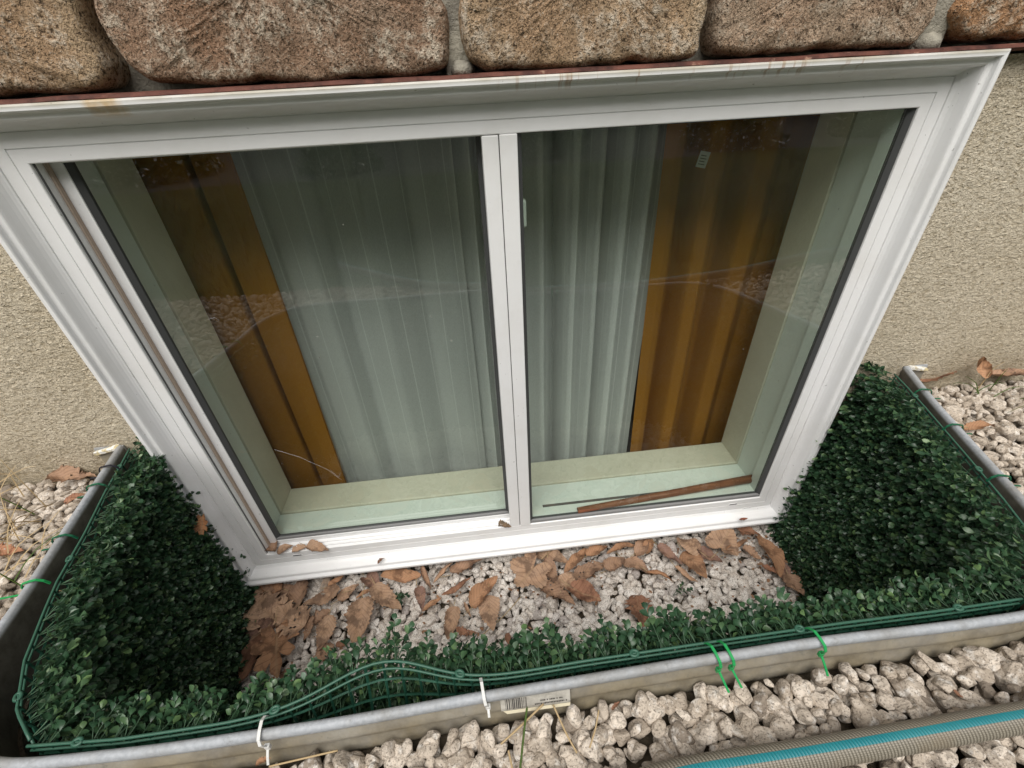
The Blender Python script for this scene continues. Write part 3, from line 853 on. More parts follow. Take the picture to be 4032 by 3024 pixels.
# ------------------------------------------------------------------ artificial boxwood mats
def leaf_vf(L, Wd, cup=.25):
    t_ = np.array([0, .22, .5, .78, 1.0]); wv_ = np.array([.06, .55, 1.0, .80, .08]) * Wd / 2
    V = []; UV = []
    for ti, wi in zip(t_, wv_):
        zc = -.12 * L * (ti - .4) ** 2 * 4
        V += [(-wi, ti * L, zc + cup * wi), (0, ti * L, zc), (wi, ti * L, zc + cup * wi)]
        UV += [(0.6 + ti * .3, 0), (0.0, 0), (.6 + ti * .3, 1)]
    F = []
    for i in range(4):
        F += [(i * 3, i * 3 + 1, i * 3 + 4, i * 3 + 3), (i * 3 + 1, i * 3 + 2, i * 3 + 5, i * 3 + 4)]
    return np.array(V), F, np.array(UV)
def orient(V, pos, direc, roll):
    d = direc / np.linalg.norm(direc)
    up = np.array([0, 0, 1.0]) if abs(d[2]) < .95 else np.array([1.0, 0, 0])
    s = np.cross(d, up); s /= np.linalg.norm(s); n = np.cross(s, d)
    s2 = s * math.cos(roll) + n * math.sin(roll); n2 = -s * math.sin(roll) + n * math.cos(roll)
    return pos + V[:, :1] * s2 + V[:, 1:2] * d + V[:, 2:3] * n2
def make_sprig(seed, nst=3, length=.052, lod=0):
    r_ = np.random.default_rng(seed)
    LV, LF, LU = [], [], []; n = 0
    SV, SF = [], []; ns_ = 0
    for k in range(nst):
        az_ = 2 * math.pi * k / nst + r_.uniform(-.5, .5); sp_ = r_.uniform(.10, .42)
        L = length * r_.uniform(.72, 1.12)
        d0 = np.array([math.sin(sp_) * math.cos(az_), math.sin(sp_) * math.sin(az_), math.cos(sp_)])
        bend = r_.normal(size=3) * .25; bend[2] = 0
        ts = np.linspace(0, 1, 5)
        pts = np.array([d0 * L * t + bend * L * t * t * .5 for t in ts])
        V, F = tube_vf(pts, np.linspace(.0009, .0005, 5), 3, False)
        SV.append(V); SF += [tuple(i + ns_ for i in f) for f in F]; ns_ += len(V)
        ax = pts[-1] - pts[-2]; ax /= np.linalg.norm(ax)
        side = np.cross(ax, [1, 0, 0]); side /= np.linalg.norm(side); s2 = np.cross(ax, side)
        for q, t in enumerate((.42, .66, .86, 1.0)):
            p = d0 * L * t + bend * L * t * t * .5
            a0 = q * math.pi / 2 + r_.uniform(-.4, .4)
            for h in range(2):
                a_ = a0 + h * math.pi
                opn = (1.0, .95, .75, .35)[q] + r_.uniform(-.15, .15)
                dr_ = ax * math.cos(opn) + (side * math.cos(a_) + s2 * math.sin(a_)) * math.sin(opn)
                V, F, U = leaf_vf(r_.uniform(.0100, .0150) * (1, 1, 1, .85)[q], r_.uniform(.0080, .0112), r_.uniform(.1, .5))
                V = orient(V, p, dr_, r_.uniform(-.6, .6))
                LV.append(V); LF += [tuple(i + n for i in f) for f in F]; LU.append(U); n += len(V)
    return np.vstack(LV), np.array(LF), np.vstack(LU), np.vstack(SV), np.array(SF)
SPR = [make_sprig(100 + i, nst=(3, 3, 4, 2)[i % 4]) for i in range(8)]
SPR_ME = []
for i, (LV, LF, LU, SV, SF) in enumerate(SPR):
    Vv = np.vstack([LV, SV]); Ff = np.vstack([LF, SF + len(LV)]); Uu = np.vstack([LU, np.zeros((len(SV), 2))])
    me = mk_mesh('sprig', Vv, Ff, BOXLEAF, True, Uu); me.materials.append(BOXSTEM)
    mi = np.zeros(len(Ff), dtype=np.int32); mi[len(LF):] = 1
    me.polygons.foreach_set('material_index', mi); SPR_ME.append(me)
def basis(nrm, roll, tilt_up):
    z = nrm + np.array([0, 0, tilt_up]); z /= np.linalg.norm(z)
    x = np.cross([0, 0, 1.0], z); x /= np.linalg.norm(x); y = np.cross(z, x)
    c_, s_ = math.cos(roll), math.sin(roll)
    return np.stack([c_ * x + s_ * y, -s_ * x + c_ * y, z], 1)
def mat_panel(name, path, ztop, zbot, label, seed, bulge=None, spacing=.0145, lean=(0, 0)):
    r_ = np.random.default_rng(seed)
    P = np.array(path, float)
    d = np.r_[0, np.cumsum(np.linalg.norm(np.diff(P, axis=0), axis=1))]
    Ltot = d[-1]
    def pos(s, z):
        x = np.interp(s, d, P[:, 0]); y = np.interp(s, d, P[:, 1])
        zz = z
        if bulge is not None:
            k = math.exp(-((x - bulge[0]) / bulge[1]) ** 2)
            y += bulge[2] * k * max(0, min(1, (z - (ztop - .06)) / .06)) ** .8
            zz += bulge[3] * k * max(0, min(1, (z - (ztop - .06)) / .06))
        k2 = max(0, (ztop - z)) / (ztop - zbot)
        return np.array([x + lean[0] * k2, y + lean[1] * k2, zz])
    def nrm(s):
        a_, b_ = pos(max(0, s - .01), 0), pos(min(Ltot, s + .01), 0)
        t_ = b_ - a_; t_[2] = 0; t_ /= np.linalg.norm(t_)
        return np.array([-t_[1], t_[0], 0])
    root = empty(name); tag(root, label, 'artificial hedge', 'artificial boxwood mats lining the window well')
    # lattice backing
    mb = MB(); stp = .019
    zs = np.arange(ztop, zbot, -stp)
    for z in zs[1:]:
        ss = np.arange(0, Ltot + .001, .02)
        mb.add(*tube_vf([pos(s, z) for s in ss], .0015, 4))
    for s in np.arange(.004, Ltot, stp):
        zz_ = np.r_[np.linspace(ztop, ztop - .06, 5), zbot]
        mb.add(*tube_vf([pos(s, z) for z in zz_], .0015, 4))
    mb.build('lattice', GRIDM, root)
    mb = MB()
    ss = np.arange(0, Ltot + .001, .012)
    mb.add(*tube_vf([pos(s, ztop) + np.array([0, 0, .001]) for s in ss], .0016, 6))
    mb.add(*tube_vf([pos(s, ztop - .0065) - nrm(s) * .0012 for s in ss], .0014, 6))
    for s in np.arange(.05, Ltot, .19):      # moulded rings of the clips
        c_ = pos(s, ztop) - nrm(s) * .0; t_ = pos(s + .003, ztop) - pos(s - .003, ztop); t_ /= np.linalg.norm(t_)
        a_ = np.linspace(0, 2 * math.pi, 13)
        mb.add(*tube_vf([c_ + t_ * .0042 * math.cos(q) + nrm(s) * .003 * math.sin(q) + np.array([0, 0, .002]) for q in a_], .0019, 5, False))
    mb.build('edge_rod', GRIDTOP, root, True)
    # sprigs
    items = []
    z = ztop - .004
    while z > zbot:
        s = r_.uniform(0, spacing)
        while s < Ltot:
            zz = z + r_.uniform(-.006, .006)
            if zz <= ztop - .001:
                items.append((s, zz))
            s += spacing * r_.uniform(.8, 1.25)
        z -= spacing * .92
    items = [(s, z, pos(s, z), nrm(s)) for s, z in items]
    dist = [np.linalg.norm(p - CAMC) + (0 if name != 'x' else 0) for _, _, p, _ in items]
    # which ones show largest: near the camera and inside the picture
    pr_ = np.array([proj(p + n * .04) for _, _, p, n in items])
    vis = (pr_[:, 0] > -60) & (pr_[:, 0] < 4092) & (pr_[:, 1] > 0) & (pr_[:, 1] < 3060)
    if 'front' in label or 'long' in label:
        vis &= np.array([z > ztop - .075 for _, z, _, _ in items])
    score = np.array(dist) + np.where(vis, 0, 10)
    order = np.argsort(score)
    VL, FL, UL, MI = [], [], [], []; n = 0
    for rank, k in enumerate(order):
        s, z, p, nv = items[k]
        vi = r_.integers(0, len(SPR)); sc = r_.uniform(.80, 1.08) * (.76 if 'front' in label else 1)
        top = max(0, 1 - (ztop - z) / .03)
        up = r_.uniform(-.40, .12) if 'front' in label else r_.uniform(-.15, .35) + top * .18
        nv2 = nv + np.array([r_.normal() * .16, r_.normal() * .16, 0])
        B = basis(nv2, r_.uniform(0, 6.28), up) * sc
        if 'front' not in label: B = B * np.array([[.74, .74, 1.08 + (.35 * max(0, min(1, (p[1] + .16) / .10)) if 'right' in label else 0)]])
        if rank < 290:
            o = bpy.data.objects.new('sprig', SPR_ME[vi]); mw = Matrix([list(x) for x in B]).to_4x4(); mw.translation = Vector(p)
            o.matrix_world = mw; COL.objects.link(o); o.parent = root
        else:
            LV, LF, LU, SV, SF = SPR[vi]
            Vv = np.vstack([LV, SV]) @ B.T + p
            VL.append(Vv); FL.append(np.vstack([LF, SF + len(LV)]) + n); n += len(Vv)
            UL.append(np.vstack([LU, np.zeros((len(SV), 2))]))
            mi = np.zeros(len(LF) + len(SF), dtype=np.int32); mi[len(LF):] = 1; MI.append(mi)
    me = mk_mesh('foliage', np.vstack(VL), np.vstack(FL), BOXLEAF, True, np.vstack(UL)); me.materials.append(BOXSTEM)
    mi = np.concatenate(MI)
    if len(mi) == len(me.polygons): me.polygons.foreach_set('material_index', mi)
    o = bpy.data.objects.new('foliage', me); link(o, root); o['kind'] = 'stuff'
    return root
mat_panel('boxwood_mat', [(-.108, -.014), (-.096, -.065), (-.085, -.12), (-.062, -.205), (-.046, -.283), (-.033, -.322), (-.010, -.385), (.022, -.438), (.062, -.471)], .366, -.14,
          'dark green artificial boxwood mat on the left side of the well', 21)
mat_panel('boxwood_mat', [(.060, -.473), (.15, -.478), (.25, -.477), (.36, -.473), (.50, -.469), (.62, -.465), (.78, -.463), (.92, -.462), (1.04, -.463), (1.15, -.462)], .368, -.10,
          'long low artificial boxwood mat along the front rim of the well', 22, bulge=(.405, .072, .031, .005))
mat_panel('boxwood_mat', [(1.15, -.462), (1.20, -.438), (1.238, -.39), (1.262, -.33), (1.290, -.25), (1.330, -.13), (1.352, -.06), (1.364, -.014)], .366, -.14,
          'dark green artificial boxwood mat on the right side of the well', 23, lean=(-.052, .0))
def loose_sprig(u, v, z, label, k):
    p = at(u, v, 2, z)
    root = bpy.data.objects.new('boxwood_sprig', SPR_ME[k]); root.location = Vector(p); root.rotation_euler = (rad(75), 0, rad(40 * k)); link(root)
    root.scale = (.75,) * 3
    tag(root, label, 'sprig')
loose_sprig(1560, 2330, FZ + .012, 'small dark green boxwood sprig fallen on gravel beside brown leaves, left of centre', 1)
loose_sprig(2650, 2345, FZ + .012, 'small dark green boxwood sprig fallen on gravel at the right', 3)

# ------------------------------------------------------------------ gravel
def ico(sub):
    t = (1 + 5 ** .5) / 2
    V = [(-1, t, 0), (1, t, 0), (-1, -t, 0), (1, -t, 0), (0, -1, t), (0, 1, t), (0, -1, -t), (0, 1, -t), (t, 0, -1), (t, 0, 1), (-t, 0, -1), (-t, 0, 1)]
    F = [(0, 11, 5), (0, 5, 1), (0, 1, 7), (0, 7, 10), (0, 10, 11), (1, 5, 9), (5, 11, 4), (11, 10, 2), (10, 7, 6), (7, 1, 8), (3, 9, 4), (3, 4, 2), (3, 2, 6), (3, 6, 8), (3, 8, 9), (4, 9, 5), (2, 4, 11), (6, 2, 10), (8, 6, 7), (9, 8, 1)]
    V = [np.array(v) / np.linalg.norm(v) for v in V]
    for _ in range(sub):
        c = {}; nf = []
        def mid(a, b):
            k = (min(a, b), max(a, b))
            if k not in c:
                m_ = V[a] + V[b]; V.append(m_ / np.linalg.norm(m_)); c[k] = len(V) - 1
            return c[k]
        for a, b, d in F:
            x, y, z = mid(a, b), mid(b, d), mid(d, a)
            nf += [(a, x, z), (b, y, x), (d, z, y), (x, y, z)]
        F = nf
    return np.array(V), np.array(F)
ICO3, ICO2, ICO1 = ico(3), ico(2), ico(1)
def pebble(seed, base, angular=.5):
    r_ = np.random.default_rng(seed)
    V = base[0].copy()
    # cut with random planes -> facets, softened
    nr_ = r_.normal(size=(13, 3)); nr_ /= np.linalg.norm(nr_, axis=1)[:, None]
    dd = r_.uniform(.58, .90, size=13)
    for n_2, d_2 in zip(nr_, dd):
        h = V @ n_2; ov = np.maximum(0, h - d_2)
        V -= (ov * angular)[:, None] * n_2
    ph = r_.uniform(0, 6, 6)
    V += .05 * np.stack([np.sin(V[:, 1] * 3 + ph[0]), np.sin(V[:, 2] * 3 + ph[1]), np.sin(V[:, 0] * 3 + ph[2])], 1)
    V += .007 * np.stack([np.sin(V[:, 1] * 9 + ph[3]), np.sin(V[:, 2] * 8 + ph[4]), np.sin(V[:, 0] * 9 + ph[5])], 1)
    ax = np.array([1.0, r_.uniform(.62, .88), r_.uniform(.50, .75)])
    return V * ax * .5
def gravel_field(parent, mat, xr, yr, ztop, size, seed, keep, ang, name='stone', cell=None, near=300, hfun=None, vmax=(4032, 3024)):
    r_ = np.random.default_rng(seed)
    pts = []
    grid = {}
    cs = size * 1.3
    for layer in range(3):
        n_try = int((xr[1] - xr[0]) * (yr[1] - yr[0]) / (size * size) * (9 if layer < 2 else 4))
        X = r_.uniform(*xr, n_try); Y = r_.uniform(*yr, n_try); S = size * np.clip(r_.lognormal(0, .26, n_try), .55, 1.7)
        ok = keep(X, Y)
        for x, y, s in zip(X[ok], Y[ok], S[ok]):
            gx, gy = int(x / cs), int(y / cs); good = True
            for i in (-1, 0, 1):
                for j in (-1, 0, 1):
                    for (a, b, c, ly) in grid.get((gx + i, gy + j), ()):
                        if ly == layer and (a - x) ** 2 + (b - y) ** 2 < ((c + s) * (.31 if layer < 2 else .48)) ** 2:
                            good = False; break
                    if not good: break
                if not good: break
            if good:
                grid.setdefault((gx, gy), []).append((x, y, s, layer))
                z = ztop - s * .33 - size * (.50, .10, -.12)[layer] + r_.uniform(-.10, .10) * size
                if hfun is not None: z += hfun(x, y)
                pts.append((x, y, z, s))
    pts = np.array(pts)
    pr_ = proj(pts[:, :3])
    vis = (pr_[:, 0] > -80) & (pr_[:, 0] < vmax[0] + 80) & (pr_[:, 1] > 0) & (pr_[:, 1] < vmax[1] + 60) & (pr_[:, 2] > 0)
    px = pts[:, 3] * FOC / np.maximum(pr_[:, 2], .05) * (1 + 3 * (pts[:, 2] - ztop + size) )
    px = np.where(vis, px, 0)
    order = np.argsort(-px)
    hi = [mk_mesh(name, pebble(seed + i, ICO3, ang), ICO3[1], mat, True) for i in range(16)]
    pm = [pebble(seed + i, ICO2, ang) for i in range(16)]; pl = [pebble(seed + i, ICO1, ang) for i in range(16)]
    VL, FL = [], []; n = 0
    for rank, k in enumerate(order):
        x, y, z, s = pts[k]
        q = r_.normal(size=4) * np.array([1, .35, .35, 1.3]); q /= np.linalg.norm(q)
        R_ = np.array(Matrix.Rotation(0, 3, 'X')) if False else np.array(__import__('mathutils').Quaternion(q).to_matrix())
        sc = s * r_.uniform(1.0, 1.3); vi = r_.integers(0, 16)
        if rank < near and px[k] > 0:
            o = bpy.data.objects.new(name, hi[vi])
            mw = Matrix([list(a) for a in R_ * sc]).to_4x4(); mw.translation = Vector((x, y, z)); o.matrix_world = mw
            COL.objects.link(o); o.parent = parent
        else:
            pv, ff = (pm[vi], ICO2[1]) if (vis[k] and px[k] > 22) else (pl[vi], ICO1[1])
            VL.append(pv @ (R_ * sc).T + (x, y, z)); FL.append(ff + n); n += len(pv)
    o = bpy.data.objects.new('gravel', mk_mesh('gravel', np.vstack(VL), np.vstack(FL), mat, True)); link(o, parent); o['kind'] = 'stuff'
    return len(pts)
Pg, _ = plan_path(.016)
def keep_out(X, Y):
    return ~inside_well(X, Y, .017) & (Y < -.018) & (Y > -.76 + .12 * np.clip((X - .1) / .6, 0, 1) + .005)
nn = gravel_field(gbed, GRAVEL, (-.95, 2.25), (-.755, -.015), GZ, .0215, 31, keep_out, .95, hfun=lambda x, y: -.010 * max(0, min(1, (y + .30) / .28)))
n2 = gravel_field(wf, GRAVELW, (-.07, 1.29), (-.47, -.004), FZ, .0235, 51, lambda X, Y: inside_well(X, Y, -.01), 1.0)
print('pebbles', nn, n2)

# ------------------------------------------------------------------ fallen leaves
TAN, ORG, RED, PUR, GRY, BRN = (.52, .345, .235), (.45, .25, .145), (.31, .155, .10), (.27, .165, .135), (.36, .31, .26), (.40, .255, .175)
def leaf_mesh(kind, L, wr, seed, curl=.3):
    r_ = np.random.default_rng(seed)
    ph = r_.uniform(0, 6.28, 8)
    def crumple(x, y):
        k = 2 * math.pi / L
        return 1.15 * L * (.035 * np.sin(k * x * 1.1 + ph[0]) + .03 * np.sin(k * y * 1.7 + ph[1]) + .016 * np.sin(k * (x + y) * 2.6 + ph[2]) + .004 * np.sin(k * (x - y) * 3.1 + ph[3]))
    if kind in ('ovate', 'lance', 'torn'):
        nu, nv_ = 26, 13
        u = np.linspace(0, 1, nu)
        if kind == 'lance': wd = np.sin(math.pi * u ** .9) ** .8
        else: wd = np.sin(math.pi * u ** .68) ** .72 * (1 - .25 * u)
        wd = wd * wr * L / 2
        tooth = 1 + (.07 if kind == 'ovate' else .04) * ((np.arange(nu) % 2) * 2 - 1) + .05 * r_.normal(size=nu)
        if kind == 'torn': tooth = 1 + .22 * r_.normal(size=nu)
        V, UV = [], []
        for i in range(nu):
            for j in range(nv_):
                v = j / (nv_ - 1) * 2 - 1
                vv = v * wd[i] * (tooth[i] if abs(v) > .9 else 1)
                x = u[i] * L
                # arch across and along, rolled edges
                cr2 = curl * 1.7
                cr2 = cr2 if True else 0
                a_ = v * cr2
                Rr = max(wd[i], 1e-5) / max(cr2, .05)
                yv = Rr * math.sin(a_) * (vv / (v * wd[i]) if abs(v) > .9 and wd[i] > 1e-6 else 1)
                zv = Rr * (1 - math.cos(a_)) * (1 if r_ is not None else 1)
                bow = math.sin(ph[4]) * .25 * L * (u[i] - .5) ** 2 * 2
                V.append((x, yv + L * .05 * math.sin(u[i] * 3 + ph[5]), zv + bow)); UV.append((u[i], j / (nv_ - 1)))
        V = np.array(V)
        V[:, 2] += crumple(V[:, 0], V[:, 1])
        F = [(i * nv_ + j, i * nv_ + j + 1, (i + 1) * nv_ + j + 1, (i + 1) * nv_ + j) for i in range(nu - 1) for j in range(nv_ - 1)]
        if kind == 'torn': F = [f for f in F if r_.random() > .025]
    else:
        na, nrg = 96, 9
        th = np.linspace(-math.pi, math.pi, na, endpoint=False)   # 0 = towards the tip
        if kind == 'maple':
            rr_ = .62 + .30 * np.abs(np.cos(th * 2.5)) ** 1.4 - .50 * np.exp(-((np.abs(th) - math.pi) / .28) ** 2)
            rr_ *= 1 - .18 * (np.abs(th) / math.pi)
            rr_ += .035 * np.sin(th * 30)
        elif kind == 'round':
            rr_ = .72 + .30 * np.exp(-(th / .45) ** 2) - .35 * np.exp(-((np.abs(th) - math.pi) / .3) ** 2) + .03 * np.sin(th * 34) + .05 * np.sin(th * 3 + ph[6])
        else:   # oak
            rr_ = .50 + .42 * np.abs(np.cos(th * 3.5)) ** .8 - .25 * np.abs(np.sin(th)) * .6 + .04 * np.sin(th * 19 + ph[6])
            rr_ = np.maximum(rr_, .2)
        V = [(L * .45, 0, 0)]; UV = [(.45, .5)]
        for i in range(1, nrg + 1):
            k = i / nrg
            x = L * .45 + L * .56 * rr_ * k * np.cos(th); y = L * .56 * rr_ * k * np.sin(th) * wr
            z = L * curl * .35 * (k ** 2) * (.5 + .5 * np.sin(th * 2 + ph[7])) 
            for a, b, c in zip(x, y, z): V.append((a, b, c)); UV.append((a / L, .5 + b / L * .6))
        V = np.array(V); V[:, 2] += crumple(V[:, 0], V[:, 1])
        F = [(0, 1 + j, 1 + (j + 1) % na) for j in range(na)]
        for i in range(nrg - 1):
            for j in range(na):
                k = (j + 1) % na
                F.append((1 + i * na + j, 1 + (i + 1) * na + j, 1 + (i + 1) * na + k, 1 + i * na + k))
    me = mk_mesh('leaf', V, F, DLEAF, True, np.array(UV))
    return me
def leaf(base, tip, wr, kind, colr, label, z=FZ + .006, curl=.3, seed=0, flip=False, plane=None, tilt=(0, 0)):
    if plane is None:
        a, b = at(*base, 2, z), at(*tip, 2, z)
        a, b = a - (b - a) * .10, b + (b - a) * .10
    else:
        a, b = at(*base, *plane), at(*tip, *plane)
    L = float(np.linalg.norm(b - a))
    o = bpy.data.objects.new('fallen_leaf', leaf_mesh(kind, L, wr, seed, curl))
    xa = (b - a) / L; up = np.array([0, 0, 1.0]) if plane is None or plane[0] == 2 else np.array([0, -1.0, .3]) 
    if abs(np.dot(xa, up)) > .95: up = np.array([0, -1.0, 0])
    ya = np.cross(up, xa); ya /= np.linalg.norm(ya); za = np.cross(xa, ya)
    if flip: ya, za = -ya, -za
    R_ = np.stack([xa, ya, za], 1)
    rot = np.array(Matrix.Rotation(tilt[0], 3, 'X') @ Matrix.Rotation(tilt[1], 3, 'Y'))
    mw = Matrix([list(r) for r in (R_ @ rot)]).to_4x4(); mw.translation = Vector(a); o.matrix_world = mw
    rj = random.Random(seed); k = rj.uniform(.85, 1.15)
    o.color = (colr[0] * k, colr[1] * k, colr[2] * k, 1)
    link(o); tag(o, label, 'leaf', None)
    # stalk of the larger leaves
    if L > .045 and kind in ('maple', 'round', 'oak', 'ovate'):
        pts = [np.array([.0, 0, .001]), np.array([-L * .12, L * .02, .003]), np.array([-L * .3, L * .06, .004])]
        if kind in ('maple', 'round'): pts = [p_ + np.array([L * .12, 0, .002]) for p_ in pts]
        tube('stalk', pts, [.0009, .0007, .0006], STRAW, o, 5)
    return o
LV_ = [
 ((1074,2440),(985,2345),.85,'torn',TAN,'tan leaf full of small holes against the left hedge mat',.012,.25),
 ((1144,2385),(1035,2330),.9,'round',BRN,'broad flat brown leaf in the pile under the left window corner',.006,.2),
 ((1198,2456),(1080,2405),.8,'torn',TAN,'tattered tan leaf in the middle of the left pile, riddled with holes',.014,.2),
 ((1066,2462),(960,2478),.7,'ovate',PUR,'dark purplish leaf with toothed edge in the left pile above the oak leaf',.008,.2),
 ((1085,2475),(1092,2655),.9,'oak',ORG,'large lobed orange brown oak leaf in the left pile',.020,.3),
 ((1052,2500),(946,2673),.38,'lance',RED,'long dark reddish leaf sloping down along the left hedge mat',.012,.4),
 ((1035,2500),(965,2610),.6,'ovate',BRN,'brown leaf half under the oak leaf',.006,.3),
 ((1105,2318),(1028,2306),.7,'ovate',ORG,'bright orange leaf just under the left end of the white casing',.010,.4),
 ((1182,2368),(1205,2265),.62,'ovate',BRN,'folded brown leaf pointing up at the casing in the left pile',.012,.5),
 ((1334,2340),(1212,2384),.62,'ovate',TAN,'smooth oval tan leaf with curled rim on top of the left pile',.018,.5),
 ((1278,2342),(1287,2274),.42,'lance',GRY,'narrow grey brown leaf standing beside the oval tan leaf',.014,.3),
 ((1299,2306),(1362,2264),.48,'ovate',ORG,'small orange curled leaf right of the narrow grey one',.014,.6),
 ((1339,2360),(1404,2300),.6,'ovate',TAN,'pale tan leaf with smooth surface right of the left pile',.012,.3),
 ((1405,2352),(1470,2315),.3,'lance',ORG,'thin orange leaf above the large veined leaf',.012,.5),
 ((1423,2372),(1408,2526),.62,'ovate',TAN,'large oval tan leaf with clear dark veins on white gravel',.014,.25),
 ((1234,2445),(1295,2405),.8,'torn',BRN,'ragged brown leaf between the oval leaf and bare gravel',.008,.2),
 ((1228,2437),(1196,2522),.42,'torn',BRN,'narrow spotted brown leaf pointing down right of the oak leaf',.010,.35),
 ((1293,2440),(1270,2558),.6,'ovate',TAN,'light brown leaf lying lengthwise left of the large veined leaf',.012,.3),
 ((1307,2545),(1222,2628),.55,'torn',BRN,'brown leaf half hidden by the front hedge, left part',.010,.25),
 ((1329,2545),(1372,2522),.65,'ovate',RED,'small reddish leaf below the large veined leaf',.008,.3),
 ((1432,2266),(1490,2308),.75,'round',PUR,'dark red brown leaf beneath the casing right of the left pile',.008,.4),
 ((1112,2645),(1152,2675),.6,'torn',BRN,'brown scrap of leaf beside the left front hedge corner',.006,.2),
 ((1645,2256),(1508,2270),.34,'lance',ORG,'long smooth orange leaf lying along under the casing',.012,.35),
 ((1670,2240),(1692,2320),.40,'ovate',BRN,'tightly rolled brown leaf below the casing',.016,1.1),
 ((1708,2288),(1778,2222),.30,'lance',TAN,'rolled tan leaf leaning on the tightly rolled brown one',.016,1.0),
 ((1786,2260),(1895,2208),.52,'ovate',BRN,'folded brown leaf with dark holes left of the bare gravel patch',.014,.7),
 ((1486,2312),(1568,2402),.52,'ovate',TAN,'tan leaf sloping down beside the fallen green sprig',.012,.4),
 ((1643,2312),(1664,2394),.52,'ovate',PUR,'greyish purple leaf below the fallen green sprig',.012,.6),
 ((1667,2396),(1736,2354),.32,'lance',ORG,'short orange leaf crossing the foot of the purple leaf',.014,.5),
 ((1748,2342),(1850,2290),.25,'lance',RED,'narrow dark leaf pointing up right on white gravel',.012,.8),
 ((1870,2378),(1946,2266),.5,'ovate',ORG,'pointed orange brown leaf with two holes above the heart shaped one',.020,.6),
 ((1925,2352),(1943,2468),.68,'ovate',TAN,'tan leaf with toothed edge and a white hole in the middle of the gravel',.012,.2),
 ((1784,2406),(1772,2515),.55,'ovate',TAN,'upright tan leaf with dark blotch touching the front hedge',.012,.3),
 ((1775,2364),(1803,2450),.22,'lance',GRY,'thin curled grey leaf beside the blotched tan one',.014,.9),
 ((1803,2484),(1876,2494),.4,'torn',RED,'frayed reddish leaf scrap right of the blotched tan leaf',.010,.2),
 ((1827,2376),(1855,2424),.3,'lance',TAN,'tiny folded tan leaf alone on white gravel',.010,.8),
 ((1998,2498),(2010,2542),.55,'ovate',RED,'tiny red leaf tip rising behind the front hedge centre',.020,.4),
 ((2135,2200),(2038,2308),1.05,'maple',TAN,'largest tan maple like leaf right below the meeting stile',.016,.35),
 ((2122,2180),(2232,2198),.52,'ovate',TAN,'tan leaf under the casing right of the largest leaf',.014,.3),
 ((2160,2212),(2188,2300),.52,'ovate',BRN,'spotted narrow brown leaf hanging right of the largest leaf',.014,.3),
 ((2226,2240),(2303,2162),.36,'lance',ORG,'shiny orange leaf pointing up right under the casing',.014,.5),
 ((2318,2188),(2384,2150),.6,'ovate',ORG,'orange tan leaf bent double just under the casing',.014,.6),
 ((2268,2262),(2386,2228),.55,'torn',BRN,'mottled brown leaf flat on gravel with a grey patch',.010,.2),
 ((2391,2246),(2450,2200),.75,'ovate',BRN,'brown leaf folded over its own lower edge',.012,.6),
 ((2398,2172),(2505,2148),.28,'lance',ORG,'curved orange crescent leaf beneath the casing',.016,.6),
 ((2462,2206),(2555,2252),.58,'ovate',BRN,'brown leaf sloping right with a few dark spots',.012,.3),
 ((2217,2322),(2245,2258),.9,'round',TAN,'rounded pale leaf under the reddish square one',.008,.2),
 ((2140,2303),(2252,2378),.55,'torn',BRN,'folded brown leaf left of the reddish square one',.016,.6),
 ((2237,2308),(2352,2356),.72,'round',RED,'reddish square cornered leaf in the middle of the gravel',.018,.4),
 ((2507,2346),(2543,2462),.70,'torn',RED,'dark leaf with one white hole touching the front hedge at right',.012,.2),
 ((2508,2174),(2552,2120),.65,'ovate',BRN,'dull brown leaf standing against the foundation',.016,.5),
 ((2556,2252),(2646,2284),.40,'ovate',ORG,'rolled reddish leaf with a pale edge like a tube',.016,1.1),
 ((2594,2152),(2682,2214),.52,'ovate',PUR,'purplish leaf with rolled rim left of the square tan one',.014,.5),
 ((2758,2178),(2676,2124),.85,'round',TAN,'square shaped tan leaf with straight top edge',.016,.25),
 ((2695,2176),(2782,2258),.75,'ovate',ORG,'orange leaf with black spots under the square tan one',.014,.3),
 ((2823,2180),(2868,2098),1.05,'round',TAN,'broad tan leaf with a long pale stalk at the right',.022,.25),
 ((2760,2164),(2834,2220),.65,'ovate',PUR,'purplish leaf half under the broad stalked leaf',.008,.3),
 ((2868,2178),(2930,2132),.35,'ovate',ORG,'curled orange leaf right of the broad stalked leaf',.016,.9),
 ((2908,2088),(2988,2104),.65,'torn',RED,'torn red brown leaf at the foundation near the right corner',.012,.4),
 ((3006,2106),(3066,2244),.40,'lance',ORG,'long bright orange brown leaf beside the right hedge mat',.024,.35),
 ((2930,2158),(2994,2196),.55,'torn',BRN,'flat brown leaf left of the long bright orange one',.008,.2),
 ((3006,2228),(3062,2262),.55,'torn',RED,'crumpled dark leaf at the foot of the long bright orange one',.010,.5),
 ((3106,2268),(3158,2340),.85,'ovate',BRN,'brown leaf in the corner between right and front hedge mats',.014,.3),
 ((3071,2215),(3100,2284),.7,'round',PUR,'dark purple leaf above the corner leaf at the right hedge mat',.008,.3),
 ((2666,2238),(2740,2296),.42,'ovate',TAN,'half rolled tan leaf with a spotted end below the spotted orange leaf',.012,.9),
 ((2548,2168),(2570,2120),.6,'ovate',ORG,'small orange triangular leaf left of the purplish rolled leaf',.016,.4),
]
for i, (a, b, wr, kd, cl_, lb_, dz, cu) in enumerate(LV_):
    leaf(a, b, wr, kd, cl_, lb_, z=FZ + .008 + dz * .95, curl=cu, seed=300 + i)
